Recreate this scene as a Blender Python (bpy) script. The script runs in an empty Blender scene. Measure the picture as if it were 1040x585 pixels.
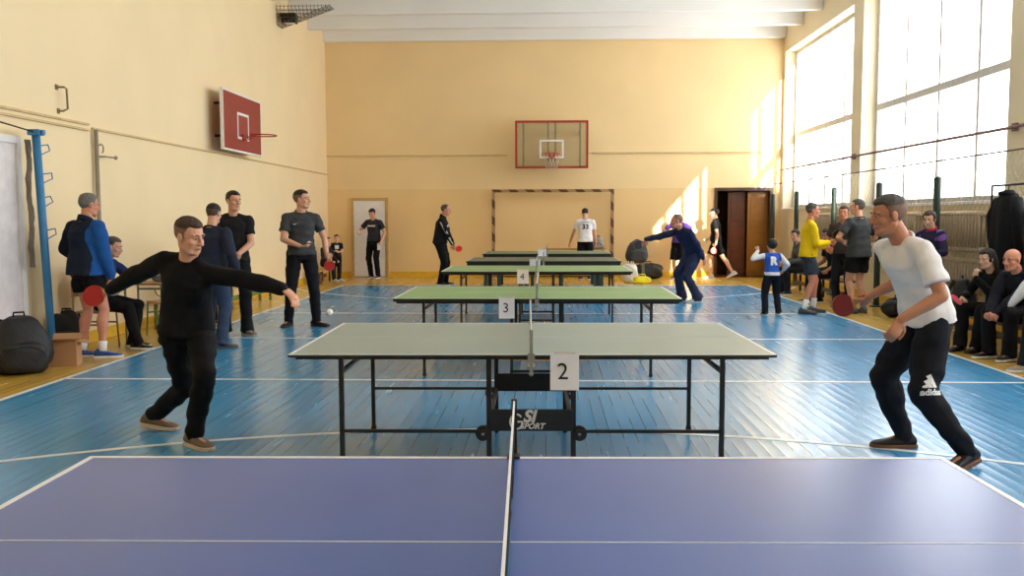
import bpy, bmesh, math, random
import numpy as np
from mathutils import Vector, Matrix
from mathutils.bvhtree import BVHTree

random.seed(7)
scene = bpy.context.scene
COL = scene.collection
PI = math.pi

# ------------------------------------------------------------------ camera
PITCH, YAW, ROLL = math.radians(4.47), math.radians(2.19), math.radians(-0.15)
cam_data = bpy.data.cameras.new('camera')
cam_data.sensor_width = 36
cam_data.lens = 915 / 1040 * 36
cam_data.clip_end = 300
cam = bpy.data.objects.new('camera', cam_data)
COL.objects.link(cam)
cam.matrix_world = (Matrix.Translation((0, 0, 1.526)) @ Matrix.Rotation(YAW, 4, 'Z')
                    @ Matrix.Rotation(PI / 2 - PITCH, 4, 'X') @ Matrix.Rotation(ROLL, 4, 'Z'))
scene.camera = cam

# ------------------------------------------------------------------ light
SKY_STRENGTH = 6.6
SUN_STRENGTH = 22.0
SUN_DIR = Vector((-0.33, 1.0, -0.39))          # the way the light travels
world = bpy.data.worlds.new('sky')
scene.world = world
world.use_nodes = True
wn = world.node_tree
wn.nodes['Background'].inputs[0].default_value = (0.93, 0.97, 1.0, 1)
wn.nodes['Background'].inputs[1].default_value = SKY_STRENGTH

sun_d = bpy.data.lights.new('sun', 'SUN')
sun_d.energy = SUN_STRENGTH
sun_d.angle = math.radians(0.6)
sun_d.color = (1.0, 0.93, 0.80)
sun = bpy.data.objects.new('sun', sun_d)
COL.objects.link(sun)
sun.rotation_euler = SUN_DIR.to_track_quat('-Z', 'Y').to_euler()
sun.location = (12, -8, 12)

WINDOWS = [(18.02, 23.05), (12.0, 17.47), (6.0, 11.45), (0.0, 5.45)]
SILL, HEAD = 1.74, 5.62
for i, (a, b) in enumerate(WINDOWS):           # guides for the sky light through each opening
    ld = bpy.data.lights.new('window_portal', 'AREA')
    ld.shape = 'RECTANGLE'
    ld.size, ld.size_y = b - a, HEAD - SILL
    ld.cycles.is_portal = True
    lo = bpy.data.objects.new('window_portal', ld)
    COL.objects.link(lo)
    lo.location = (6.45, (a + b) / 2, (SILL + HEAD) / 2)
    lo.rotation_euler = Vector((-1, 0, 0)).to_track_quat('-Z', 'Y').to_euler()

scene.view_settings.view_transform = 'Standard'
scene.view_settings.look = 'None'
scene.view_settings.gamma = 1
scene.view_settings.use_curve_mapping = False
scene.view_settings.exposure = 0.08
scene.cycles.use_denoising = True
scene.cycles.max_bounces = 10
scene.cycles.diffuse_bounces = 6
scene.cycles.transparent_max_bounces = 16
scene.cycles.sample_clamp_indirect = 6

# ------------------------------------------------------------------ materials
def srgb(h):
    if isinstance(h, str):
        h = h.lstrip('#')
        c = [int(h[i:i + 2], 16) / 255 for i in (0, 2, 4)]
    else:
        c = [v / 255 for v in h]
    return tuple(((x / 12.92) if x <= .04045 else ((x + .055) / 1.055) ** 2.4) for x in c)


_mats = {}
def mat(name, col, rough=.6, metal=0, spec=.5, var=.08, scale=9, bump=0., bscale=40, coat=0, sheen=0):
    """A principled material whose colour is broken up a little by noise, with an optional fine bump."""
    if name in _mats:
        return _mats[name]
    m = bpy.data.materials.new(name)
    m.use_nodes = True
    nt = m.node_tree
    b = nt.nodes['Principled BSDF']
    c = srgb(col)
    b.inputs['Roughness'].default_value = rough
    b.inputs['Metallic'].default_value = metal
    b.inputs['Specular IOR Level'].default_value = spec
    b.inputs['Coat Weight'].default_value = coat
    b.inputs['Sheen Weight'].default_value = sheen
    tc = nt.nodes.new('ShaderNodeTexCoord')
    nz = nt.nodes.new('ShaderNodeTexNoise')
    nz.inputs['Scale'].default_value = scale
    nz.inputs['Detail'].default_value = 3
    nt.links.new(tc.outputs['Object'], nz.inputs['Vector'])
    cr = nt.nodes.new('ShaderNodeValToRGB')
    cr.color_ramp.elements[0].position = .3
    cr.color_ramp.elements[1].position = .7
    cr.color_ramp.elements[0].color = (*[x * (1 - var) for x in c], 1)
    cr.color_ramp.elements[1].color = (*[min(1, x * (1 + var)) for x in c], 1)
    nt.links.new(nz.outputs['Fac'], cr.inputs['Fac'])
    nt.links.new(cr.outputs['Color'], b.inputs['Base Color'])
    if bump:
        n2 = nt.nodes.new('ShaderNodeTexNoise')
        n2.inputs['Scale'].default_value = bscale
        n2.inputs['Detail'].default_value = 2
        nt.links.new(tc.outputs['Object'], n2.inputs['Vector'])
        bp = nt.nodes.new('ShaderNodeBump')
        bp.inputs['Strength'].default_value = bump
        bp.inputs['Distance'].default_value = .02
        nt.links.new(n2.outputs['Fac'], bp.inputs['Height'])
        nt.links.new(bp.outputs['Normal'], b.inputs['Normal'])
    _mats[name] = m
    return m


def cloth(name, col, var=.12):
    return mat('cloth ' + name, col, rough=.85, spec=.2, var=var, scale=5, bump=.35, bscale=14, sheen=.0)


def glass_mat(name, tint=(1, 1, 1), gloss=.06):
    """Window glass: mostly clear, with a faint mirror reflection."""
    m = bpy.data.materials.new(name)
    m.use_nodes = True
    nt = m.node_tree
    nt.nodes.clear()
    out = nt.nodes.new('ShaderNodeOutputMaterial')
    tr = nt.nodes.new('ShaderNodeBsdfTransparent')
    tr.inputs[0].default_value = (*tint, 1)
    gl = nt.nodes.new('ShaderNodeBsdfGlossy')
    gl.inputs['Roughness'].default_value = .05
    fr = nt.nodes.new('ShaderNodeFresnel')
    fr.inputs[0].default_value = 1.45
    mx = nt.nodes.new('ShaderNodeMixShader')
    ge = nt.nodes.new('ShaderNodeNewGeometry')      # only the face the light meets first reflects
    fm = nt.nodes.new('ShaderNodeMath'); fm.operation = 'SUBTRACT'; fm.use_clamp = True
    nt.links.new(fr.outputs[0], fm.inputs[0]); nt.links.new(ge.outputs['Backfacing'], fm.inputs[1])
    nt.links.new(fm.outputs[0], mx.inputs[0])
    nt.links.new(tr.outputs[0], mx.inputs[1])
    nt.links.new(gl.outputs[0], mx.inputs[2])
    nt.links.new(mx.outputs[0], out.inputs[0])
    return m


def nodes_of(name):
    m = bpy.data.materials.new(name)
    m.use_nodes = True
    nt = m.node_tree
    b = nt.nodes['Principled BSDF']
    def new(t, **kw):
        n = nt.nodes.new('ShaderNode' + t)
        for k, v in kw.items():
            setattr(n, k, v)
        return n
    return m, nt, b, new


def wall_paint(name, col, dado=None, zsplit=2.25, var=.05):
    """Old painted plaster: cloudy tone, faint scuffs, and a second paint below zsplit if given."""
    m, nt, b, new = nodes_of(name)
    L = nt.links.new
    g = new('NewGeometry')
    n1 = new('TexNoise'); n1.inputs['Scale'].default_value = .9; n1.inputs['Detail'].default_value = 5
    L(g.outputs['Position'], n1.inputs['Vector'])
    n2 = new('TexNoise'); n2.inputs['Scale'].default_value = 26; n2.inputs['Detail'].default_value = 4
    L(g.outputs['Position'], n2.inputs['Vector'])
    c = srgb(col)
    cr = new('ValToRGB')
    cr.color_ramp.elements[0].position = .3; cr.color_ramp.elements[1].position = .7
    cr.color_ramp.elements[0].color = (*[x * (1 - var) for x in c], 1)
    cr.color_ramp.elements[1].color = (*[min(1, x * (1 + var)) for x in c], 1)
    L(n1.outputs['Fac'], cr.inputs['Fac'])
    src = cr.outputs['Color']
    if dado:
        sx = new('SeparateXYZ'); L(g.outputs['Position'], sx.inputs[0])
        lt = new('Math', operation='LESS_THAN'); lt.inputs[1].default_value = zsplit
        L(sx.outputs['Z'], lt.inputs[0])
        d = srgb(dado)
        mu = new('Mix', data_type='RGBA', blend_type='MULTIPLY')
        L(lt.outputs[0], mu.inputs[0]); L(src, mu.inputs[6])
        mu.inputs[7].default_value = (*[min(1, dd / cc) for dd, cc in zip(d, c)], 1)
        src = mu.outputs[2]
    L(src, b.inputs['Base Color'])
    b.inputs['Roughness'].default_value = .55
    b.inputs['Specular IOR Level'].default_value = .3
    bp = new('Bump'); bp.inputs['Strength'].default_value = .12; bp.inputs['Distance'].default_value = .01
    L(n2.outputs['Fac'], bp.inputs['Height']); L(bp.outputs[0], b.inputs['Normal'])
    return m


def floor_paint():
    """Painted boards running away from the camera: blue court, ochre round it and in the centre circle."""
    m, nt, b, new = nodes_of('painted floorboards')
    L = nt.links.new
    g = new('NewGeometry')
    sx = new('SeparateXYZ'); L(g.outputs['Position'], sx.inputs[0])
    def math_(op, a, bb=None, c=None):
        n = new('Math', operation=op)
        for i, v in enumerate((a, bb, c)):
            if v is None: continue
            if hasattr(v, 'is_linked'): L(v, n.inputs[i])
            else: n.inputs[i].default_value = v
        return n.outputs[0]
    X, Y = sx.outputs['X'], sx.outputs['Y']
    ax = math_('ABSOLUTE', math_('ADD', X, .06))
    inx = math_('LESS_THAN', ax, 4.55)
    ay = math_('ABSOLUTE', math_('SUBTRACT', Y, 11.3))
    iny = math_('LESS_THAN', ay, 8.97)
    r2 = math_('ADD', math_('POWER', math_('ABSOLUTE', math_('ADD', X, .05)), 2.), math_('POWER', ay, 2.))
    outc = math_('GREATER_THAN', r2, 1.78 ** 2)
    fac = math_('MULTIPLY', math_('MULTIPLY', inx, iny), outc)
    # plank id -> tone
    px = math_('DIVIDE', X, .09)
    pid = math_('FLOOR', px)
    fr = math_('FRACT', px)
    wn_ = new('TexWhiteNoise', noise_dimensions='1D'); L(pid, wn_.inputs['W'])
    mp = new('Mapping'); mp.inputs['Scale'].default_value = (14, 1.2, 1)
    L(g.outputs['Position'], mp.inputs['Vector'])
    nz = new('TexNoise'); nz.inputs['Scale'].default_value = 1; nz.inputs['Detail'].default_value = 5
    L(mp.outputs[0], nz.inputs['Vector'])
    n3 = new('TexNoise'); n3.inputs['Scale'].default_value = .7; n3.inputs['Detail'].default_value = 3
    L(g.outputs['Position'], n3.inputs['Vector'])
    blue, och = srgb(BLUE), srgb(OCHRE)
    mx = new('Mix', data_type='RGBA')
    L(fac, mx.inputs[0]); mx.inputs[6].default_value = (*och, 1); mx.inputs[7].default_value = (*blue, 1)
    tone = math_('ADD', math_('ADD', .72, math_('MULTIPLY', wn_.outputs['Value'], .16)),
                 math_('ADD', math_('MULTIPLY', nz.outputs['Fac'], .16), math_('MULTIPLY', n3.outputs['Fac'], .24)))
    seam = math_('LESS_THAN', math_('ABSOLUTE', math_('SUBTRACT', fr, .5)), .475)
    # worn seams: the gap shows only along parts of each joint
    sn = new('TexNoise'); sn.inputs['Scale'].default_value = 1; sn.inputs['Detail'].default_value = 2
    mp2 = new('Mapping'); mp2.inputs['Scale'].default_value = (11, .8, 1)
    L(g.outputs['Position'], mp2.inputs['Vector']); L(mp2.outputs[0], sn.inputs['Vector'])
    worn = math_('GREATER_THAN', sn.outputs['Fac'], .5)
    dark = math_('SUBTRACT', 1.0, math_('MULTIPLY', math_('MULTIPLY', math_('SUBTRACT', 1., seam), worn), .75))
    tone = math_('MULTIPLY', tone, dark)
    hs = new('Mix', data_type='RGBA', blend_type='MULTIPLY'); hs.inputs[0].default_value = 1
    cmb = new('CombineColor'); [L(tone, cmb.inputs[i]) for i in range(3)]
    L(mx.outputs[2], hs.inputs[6]); L(cmb.outputs[0], hs.inputs[7])
    L(hs.outputs[2], b.inputs['Base Color'])
    rg = math_('ADD', .14, math_('MULTIPLY', nz.outputs['Fac'], .2))
    L(rg, b.inputs['Roughness'])
    b.inputs['Specular IOR Level'].default_value = .8
    # cupped boards
    cup = math_('MULTIPLY', math_('POWER', math_('ABSOLUTE', math_('SUBTRACT', fr, .5)), 2.), 1.4)
    hgt = math_('ADD', math_('ADD', cup, math_('MULTIPLY', nz.outputs['Fac'], .22)),
                math_('MULTIPLY', wn_.outputs['Value'], .25))
    bp = new('Bump'); bp.inputs['Strength'].default_value = .28; bp.inputs['Distance'].default_value = .012
    L(hgt, bp.inputs['Height']); L(bp.outputs[0], b.inputs['Normal'])
    return m

BLUE, OCHRE = (62, 144, 194), (204, 164, 74)

# ------------------------------------------------------------------ mesh helpers
class MB:
    """Collects shapes into one mesh."""
    def __init__(self):
        self.v, self.f = [], []

    def add(self, vs, fs):
        n = len(self.v)
        self.v += [tuple(p) for p in vs]
        self.f += [tuple(i + n for i in f) for f in fs]
        return self

    def box(self, x0, x1, y0, y1, z0, z1, M=None):
        vs = [Vector((x, y, z)) for z in (z0, z1) for y in (y0, y1) for x in (x0, x1)]
        if M is not None: vs = [M @ v for v in vs]
        return self.add(vs, [(0, 2, 3, 1), (4, 5, 7, 6), (0, 1, 5, 4), (1, 3, 7, 5), (3, 2, 6, 7), (2, 0, 4, 6)])

    def cbox(self, c, s, M=None):
        return self.box(c[0] - s[0] / 2, c[0] + s[0] / 2, c[1] - s[1] / 2, c[1] + s[1] / 2, c[2] - s[2] / 2, c[2] + s[2] / 2, M)

    def tube(self, pts, r, n=8, closed=False):
        """Round tube along a polyline; r a number or one per point."""
        pts = [Vector(p) for p in pts]
        k = len(pts)
        rr = r if hasattr(r, '__len__') else [r] * k
        vs, fs = [], []
        prev = None
        for i, p in enumerate(pts):
            if closed: t = pts[(i + 1) % k] - pts[i - 1]
            else: t = pts[min(i + 1, k - 1)] - pts[max(i - 1, 0)]
            t.normalize()
            if prev is None:
                a = t.orthogonal().normalized()
            else:
                a = (prev - t * prev.dot(t))
                a = a.normalized() if a.length > 1e-6 else t.orthogonal().normalized()
            prev = a
            b = t.cross(a)
            for j in range(n):
                an = 2 * PI * j / n
                vs.append(p + (a * math.cos(an) + b * math.sin(an)) * rr[i])
        for i in range(k if closed else k - 1):
            i2 = (i + 1) % k
            for j in range(n):
                j2 = (j + 1) % n
                fs.append((i * n + j, i * n + j2, i2 * n + j2, i2 * n + j))
        if not closed:
            fs.append(tuple(reversed(range(n))))
            fs.append(tuple((k - 1) * n + j for j in range(n)))
        return self.add(vs, fs)

    def sphere(self, c, r, n=12, m=8, M=None):
        """Ellipsoid; r a number or (rx, ry, rz)."""
        if not hasattr(r, '__len__'): r = (r, r, r)
        c = Vector(c)
        vs = [Vector((0, 0, r[2]))]
        for i in range(1, m):
            t = PI * i / m
            for j in range(n):
                a = 2 * PI * j / n
                vs.append(Vector((r[0] * math.sin(t) * math.cos(a), r[1] * math.sin(t) * math.sin(a), r[2] * math.cos(t))))
        vs.append(Vector((0, 0, -r[2])))
        vs = [c + ((M @ v) if M is not None else v) for v in vs]
        fs = [(0, 1 + j, 1 + (j + 1) % n) for j in range(n)]
        for i in range(m - 2):
            for j in range(n):
                a, b2 = 1 + i * n + j, 1 + i * n + (j + 1) % n
                fs.append((a, a + n, b2 + n, b2))
        l = len(vs) - 1
        fs += [(l, 1 + (m - 2) * n + (j + 1) % n, 1 + (m - 2) * n + j) for j in range(n)]
        return self.add(vs, fs)

    def prism(self, outline, z0, z1, M=None):
        """Extrude a 2-D outline (x, y) from z0 to z1."""
        n = len(outline)
        vs = [Vector((x, y, z0)) for x, y in outline] + [Vector((x, y, z1)) for x, y in outline]
        if M is not None: vs = [M @ v for v in vs]
        fs = [tuple(reversed(range(n))), tuple(range(n, 2 * n))]
        fs += [(i, (i + 1) % n, n + (i + 1) % n, n + i) for i in range(n)]
        return self.add(vs, fs)

    def lathe(self, prof, n=24, M=None):
        """Turn a profile of (r, z) about z."""
        k = len(prof)
        vs = [Vector((r * math.cos(2 * PI * j / n), r * math.sin(2 * PI * j / n), z)) for r, z in prof for j in range(n)]
        if M is not None: vs = [M @ v for v in vs]
        fs = [(i * n + j, i * n + (j + 1) % n, (i + 1) * n + (j + 1) % n, (i + 1) * n + j) for i in range(k - 1) for j in range(n)]
        fs += [tuple(reversed(range(n))), tuple((k - 1) * n + j for j in range(n))]
        return self.add(vs, fs)

    def mesh(self, name):
        me = bpy.data.meshes.new(name)
        me.from_pydata(self.v, [], self.f)
        bm = bmesh.new(); bm.from_mesh(me)
        bmesh.ops.recalc_face_normals(bm, faces=bm.faces)
        bm.to_mesh(me); bm.free()
        return me

    def build(self, name, m, parent=None, bevel=0, smooth=False, segs=2):
        me = self.mesh(name)
        if m: me.materials.append(m)
        o = bpy.data.objects.new(name, me)
        COL.objects.link(o)
        if parent: o.parent = parent
        if bevel:
            md = o.modifiers.new('bevel', 'BEVEL'); md.width = bevel; md.segments = segs; md.limit_method = 'ANGLE'
        if smooth:
            for p in me.polygons: p.use_smooth = True
        return o


def tag(o, label=None, cat=None, group=None, kind=None):
    if label: o['label'] = label
    if cat: o['category'] = cat
    if group: o['group'] = group
    if kind: o['kind'] = kind
    return o


def thing(name, label, cat, loc=(0, 0, 0), rz=0, group=None):
    o = bpy.data.objects.new(name, None)
    o.empty_display_size = .1
    COL.objects.link(o)
    o.location = loc
    o.rotation_euler = (0, 0, rz)
    return tag(o, label, cat, group)


def struct(name, mb, m, parent=None, **kw):
    o = mb.build(name, m, parent, **kw)
    if not parent: o['kind'] = 'structure'
    return o


def rounded(w, h, r, n=5, cx=0, cy=0):
    pts = []
    for sx, sy, a0 in ((1, 1, 0), (-1, 1, 90), (-1, -1, 180), (1, -1, 270)):
        for i in range(n + 1):
            a = math.radians(a0 + 90 * i / n)
            pts.append((cx + sx * (w / 2 - r) + r * math.cos(a), cy + sy * (h / 2 - r) + r * math.sin(a)))
    return pts


def text_mesh(s, size, shear=0, ext=.0006, align='CENTER', fat=0):
    cu = bpy.data.curves.new('lettering', 'FONT')
    cu.body = s; cu.size = size; cu.extrude = ext; cu.align_x = align; cu.align_y = 'CENTER'; cu.shear = shear
    cu.offset = fat; cu.resolution_u = 3
    o = bpy.data.objects.new('lettering', cu)
    COL.objects.link(o)
    dg = bpy.context.evaluated_depsgraph_get()
    me = bpy.data.meshes.new_from_object(o.evaluated_get(dg))
    bpy.data.objects.remove(o); bpy.data.curves.remove(cu)
    me.materials.clear()
    return me


def place_text(name, s, size, m, parent, M, **kw):
    me = text_mesh(s, size, **kw)
    me.transform(M)
    me.materials.append(m)
    o = bpy.data.objects.new(name, me)
    COL.objects.link(o); o.parent = parent
    return o

# text plane facing the camera side (-Y): x right, y up
def face_cam(x, y, z):
    return Matrix.Translation((x, y, z)) @ Matrix.Rotation(PI / 2, 4, 'X')
# ================================================================== the room
XL, XR, YB, YF, ZC = -5.65, 5.95, 23.2, -1.6, 6.32
M_wall = wall_paint('cream wall paint', (242, 218, 174), var=.03)
M_back = wall_paint('back wall paint', (240, 212, 160), dado=(236, 203, 146), zsplit=2.26, var=.03)
M_right = wall_paint('window wall paint', (236, 222, 190), var=.04)
M_ceil = wall_paint('whitewash', (238, 236, 232), var=.03)
M_yellow = mat('yellow gloss paint', (226, 180, 52), rough=.35)
M_white = mat('white gloss paint', (233, 229, 228), rough=.4, var=.04)
M_frame = mat('window frame paint', (214, 210, 206), rough=.5)
M_glass = glass_mat('window glass')
M_brown = mat('brown gloss paint', (110, 62, 36), rough=.35, var=.15)
M_line = mat('white court paint', (226, 230, 232), rough=.3, var=.1, scale=3)
M_grey = mat('grey pipe paint', (150, 138, 118), rough=.5)
M_black = mat('black enamel', (18, 18, 20), rough=.45)
M_dark = mat('dark metal', (40, 36, 34), rough=.4, metal=.6)
M_steel = mat('bare steel', (150, 150, 150), rough=.3, metal=.9)

fl = MB().box(XL - .3, XR + .6, YF - .3, YB + 2.2, -.2, 0)
struct('floor', fl, floor_paint())
ml = MB()
def strip(x0, x1, y0, y1): ml.box(x0, x1, y0, y1, .0005, .0025)
CXc, HW = -.06, 4.55
strip(CXc - HW - .025, CXc - HW + .025, 2.3, 20.3)
strip(CXc + HW - .025, CXc + HW + .025, 2.3, 20.3)
for y in (2.33, 8.36, 11.3, 14.3, 20.27):
    strip(CXc - HW + .026, CXc + HW - .026, y - .025, y + .025)
def arc(cx, cy, r, a0, a1, n=64, w=.05):
    vs = []
    for i in range(n + 1):
        a = math.radians(a0 + (a1 - a0) * i / n)
        for rr in (r - w / 2, r + w / 2):
            for z in (.0008, .003):
                vs.append((cx + rr * math.cos(a), cy + rr * math.sin(a), z))
    fs = []
    for i in range(n):
        k = 4 * i
        for p, q in ((0, 1), (1, 3), (3, 2), (2, 0)):
            fs.append((k + p, k + q, k + 4 + q, k + 4 + p))
    ml.add(vs, fs)
arc(-.15, .2, 6.2, 26, 154)
arc(-.15, 22.5, 6.2, 206, 334)
struct('floor_lines', ml, M_line)

# left wall
struct('wall_left', MB().box(XL - .25, XL, YF - .3, YB + .2, 0, ZC + .3), M_wall)
# back wall with the corridor doorway at the right
DX0, DX1, DZ = 4.31, 5.70, 2.22
bw = MB().box(XL, DX0, YB, YB + .3, 0, ZC + .3).box(DX1, XR + .5, YB, YB + .3, 0, ZC + .3).box(DX0, DX1, YB, YB + .3, DZ, ZC + .3)
struct('wall_back', bw, M_back)
M_corr = wall_paint('corridor paint', (120, 92, 58))
cor = MB().box(DX0 - .5, DX0 - .4, YB + .3, YB + 2, 0, 2.7).box(DX1 + .3, DX1 + .4, YB + .3, YB + 2, 0, 2.7)
cor.box(DX0 - .5, DX1 + .4, YB + 2, YB + 2.1, 0, 2.7).box(DX0 - .5, DX1 + .4, YB + .3, YB + 2.1, 2.6, 2.7)
struct('wall_corridor', cor, M_corr)
struct('wall_front', MB().box(XL - .25, XR + .5, YF - .3, YF, 0, ZC + .3), M_wall)

# window wall: sill wall, lintel, piers
rw = MB().box(XR, XR + .5, YF, YB, 0, SILL).box(XR, XR + .5, YF, YB, HEAD, ZC + .3)
edges = [YB] + [e for a, b in WINDOWS for e in (b, a)] + [YF]
for i in range(0, len(edges), 2):
    if edges[i] - edges[i + 1] > .01:
        rw.box(XR, XR + .5, edges[i + 1], edges[i], SILL, HEAD)
struct('wall_right', rw, M_right)
sl = MB()
for a, b in WINDOWS:
    sl.box(XR - .06, XR + .32, a - .02, b + .02, SILL - .05, SILL)
struct('trim_1', sl, M_white, bevel=.008)

for i, (a, b) in enumerate(WINDOWS):
    wx = XR + .26
    e = bpy.data.objects.new('window_%d' % (i + 1), None)
    COL.objects.link(e); e['kind'] = 'structure'
    w = b - a
    fr = MB()
    fr.box(wx, wx + .1, a, b, SILL, SILL + .08).box(wx, wx + .1, a, b, HEAD - .08, HEAD)
    fr.box(wx, wx + .1, a, a + .1, SILL + .08, HEAD - .08).box(wx, wx + .1, b - .1, b, SILL + .08, HEAD - .08)
    fr.build('window_frame', M_frame, e)
    nb = 4
    cols = [a + .1 + (w - .2) * k / nb for k in range(nb + 1)]
    mu = MB()
    for c in cols[1:-1]:
        mu.box(wx + .01, wx + .09, c - .035, c + .035, SILL + .08, HEAD - .08)
    mu.build('mullion', M_frame, e)
    tr = MB()
    tr.box(wx - .01, wx + .1, a + .1, b - .1, 3.5, 3.62)
    tr.build('transom', M_frame, e)
    for k in range(nb):
        for z0, z1 in ((SILL + .08, 3.5), (3.62, HEAD - .08)):
            MB().box(wx + .045, wx + .05, cols[k] + .035, cols[k + 1] - .035, z0, z1).build('pane', M_glass, e)

# ceiling: slabs with downstand ribs across the hall
struct('ceiling', MB().box(XL - .25, XR + .5, YF - .3, YB + .3, ZC, ZC + .3), M_ceil)
rb = MB()
y = YB - .12
while y > YF:
    rb.box(XL, XR, y - .09, y + .09, 5.97, ZC)
    y -= 1.5
struct('ceiling_ribs', rb, M_ceil, bevel=.02)

# skirting bands and the thin ledges
bb = MB().box(-4.08, DX0 - .04, YB - .02, YB, 0, .14).box(XL, -5.06, YB - .02, YB, 0, .14)
struct('baseboard_back', bb, M_yellow)
struct('baseboard_left', MB().box(XL, XL + .02, 9.7, YB - .02, 0, .14), M_yellow)
struct('baseboard_right', MB().box(XR - .02, XR, YF, YB, 0, .14), M_yellow)
M_ledge = mat('ledge paint', (206, 180, 132), rough=.6)
lg = MB().box(XL, -1.0, YB - .035, YB, 3.10, 3.125).box(1.15, 5.6, YB - .035, YB, 3.14, 3.175)
struct('trim_2', lg, M_ledge)
struct('trim_3', MB().box(XL, XL + .03, 11.1, YB - .05, 2.63, 2.655).box(XL, XL + .035, 3, 11.0, 2.60, 2.625).box(XL, XL + .035, 3, 11.0, 2.67, 2.695), M_ledge)

# white door in the back wall, left
dr = bpy.data.objects.new('door_1', None); COL.objects.link(dr); dr['kind'] = 'structure'
MB().box(-4.97, -4.15, YB - .045, YB, .02, 1.97).build('door_leaf', M_white, dr, bevel=.004)
f = MB().box(-5.04, -4.97, YB - .06, YB, 0, 2.04).box(-4.15, -4.08, YB - .06, YB, 0, 2.04).box(-4.97, -4.15, YB - .06, YB, 1.97, 2.04)
f.build('door_frame', mat('door frame paint', (196, 160, 96), rough=.4), dr)
MB().tube([(-4.23, YB - .045, 1.0), (-4.23, YB - .1, 1.0), (-4.33, YB - .1, 1.0)], .011).build('door_handle', M_steel, dr)

# corridor doors: brown panelled leaf and ochre leaf in the doorway
dr = bpy.data.objects.new('door_2', None); COL.objects.link(dr); dr['kind'] = 'structure'
def panel_leaf(x0, x1, y, m, par):
    d = MB().box(x0, x1, y, y + .04, .02, DZ - .05)
    w = x1 - x0
    for z0, z1 in ((.12, .7), (.8, 1.35), (1.45, 2.05)):
        d.box(x0 + .08, x1 - .08, y - .012, y + .001, z0, z1)
    return d.build('door_leaf', m, par, bevel=.006)
panel_leaf(4.68, 5.14, YB + .34, mat('brown door varnish', (98, 50, 26), rough=.35, var=.25, scale=4), dr)
panel_leaf(5.15, 5.68, YB + .2, mat('ochre door varnish', (150, 100, 36), rough=.35, var=.12), dr)
f = MB().box(DX0 - .04, DX0 + .03, YB - .03, YB + .3, 0, DZ + .05).box(DX1 - .03, DX1 + .04, YB - .03, YB + .3, 0, DZ + .05)
f.box(DX0 + .03, DX1 - .03, YB - .03, YB + .3, DZ - .03, DZ + .05)
f.build('door_frame', mat('dark door frame', (72, 48, 32), rough=.4), dr)
struct('trim_4', MB().box(DX0 - .02, DX1 + .02, YB - .25, YB + 1.9, .0, .012), mat('brown threshold', (112, 62, 34), rough=.25, var=.15))

# white door at the left edge
dr = bpy.data.objects.new('door_3', None); COL.objects.link(dr); dr['kind'] = 'structure'
MB().box(XL, XL + .03, 8.3, 9.42, .02, 2.32).build('door_leaf', mat('lilac white paint', (226, 218, 218), rough=.45), dr, bevel=.004)
MB().box(XL, XL + .05, 9.42, 9.5, 0, 2.4).box(XL, XL + .05, 8.22, 8.3, 0, 2.4).box(XL, XL + .05, 8.3, 9.42, 2.32, 2.4).build('door_frame', M_white, dr, bevel=.005)

# unseen blocks added outside, shaped so the low sun lights only two wall patches
ext = MB().box(7.5, 14.16, -13, -10, 0, 14).box(14.16, 15.95, -13, -10, 0, 12.4).box(15.95, 16.25, -13, -10, 0, 26).box(16.25, 34, -13, -10, 0, 15.2)
struct('added_sun_blocker', ext, wall_paint('grey blocker', (170, 166, 158)))
# ================================================================== table tennis tables
M_alu = mat('grey net clamp', (150, 152, 148), rough=.45, metal=.5)
M_paper = mat('white paper', (232, 230, 232), rough=.8, var=.02)
M_ink = mat('black ink', (38, 38, 42), rough=.8)
M_nettape = mat('white net tape', (225, 226, 228), rough=.7)
M_netdark = mat('dark net cord', (40, 44, 52), rough=.8)
M_netpale = mat('pale net cord', (150, 158, 150), rough=.8)
M_rubberwheel = mat('black rubber', (22, 22, 22), rough=.7)
M_tline = mat('white table line', (226, 228, 232), rough=.4, var=.03)


def tabletop_mat(name, col, rough=.38):
    return mat(name, col, rough=rough, spec=.45, var=.05, scale=1.6)

M_tblue = tabletop_mat('blue table paint', (74, 100, 170), .27)
M_tgrey = tabletop_mat('grey green table paint', (150, 164, 156), .4)
M_tgreen = tabletop_mat('green table paint', (126, 164, 108), .4)
M_tdeep = tabletop_mat('deep green table paint', (84, 120, 84), .4)
M_tdark = tabletop_mat('dark green table paint', (70, 92, 74), .42)

TL, TW, TH = 2.74, 1.525, .76


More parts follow.
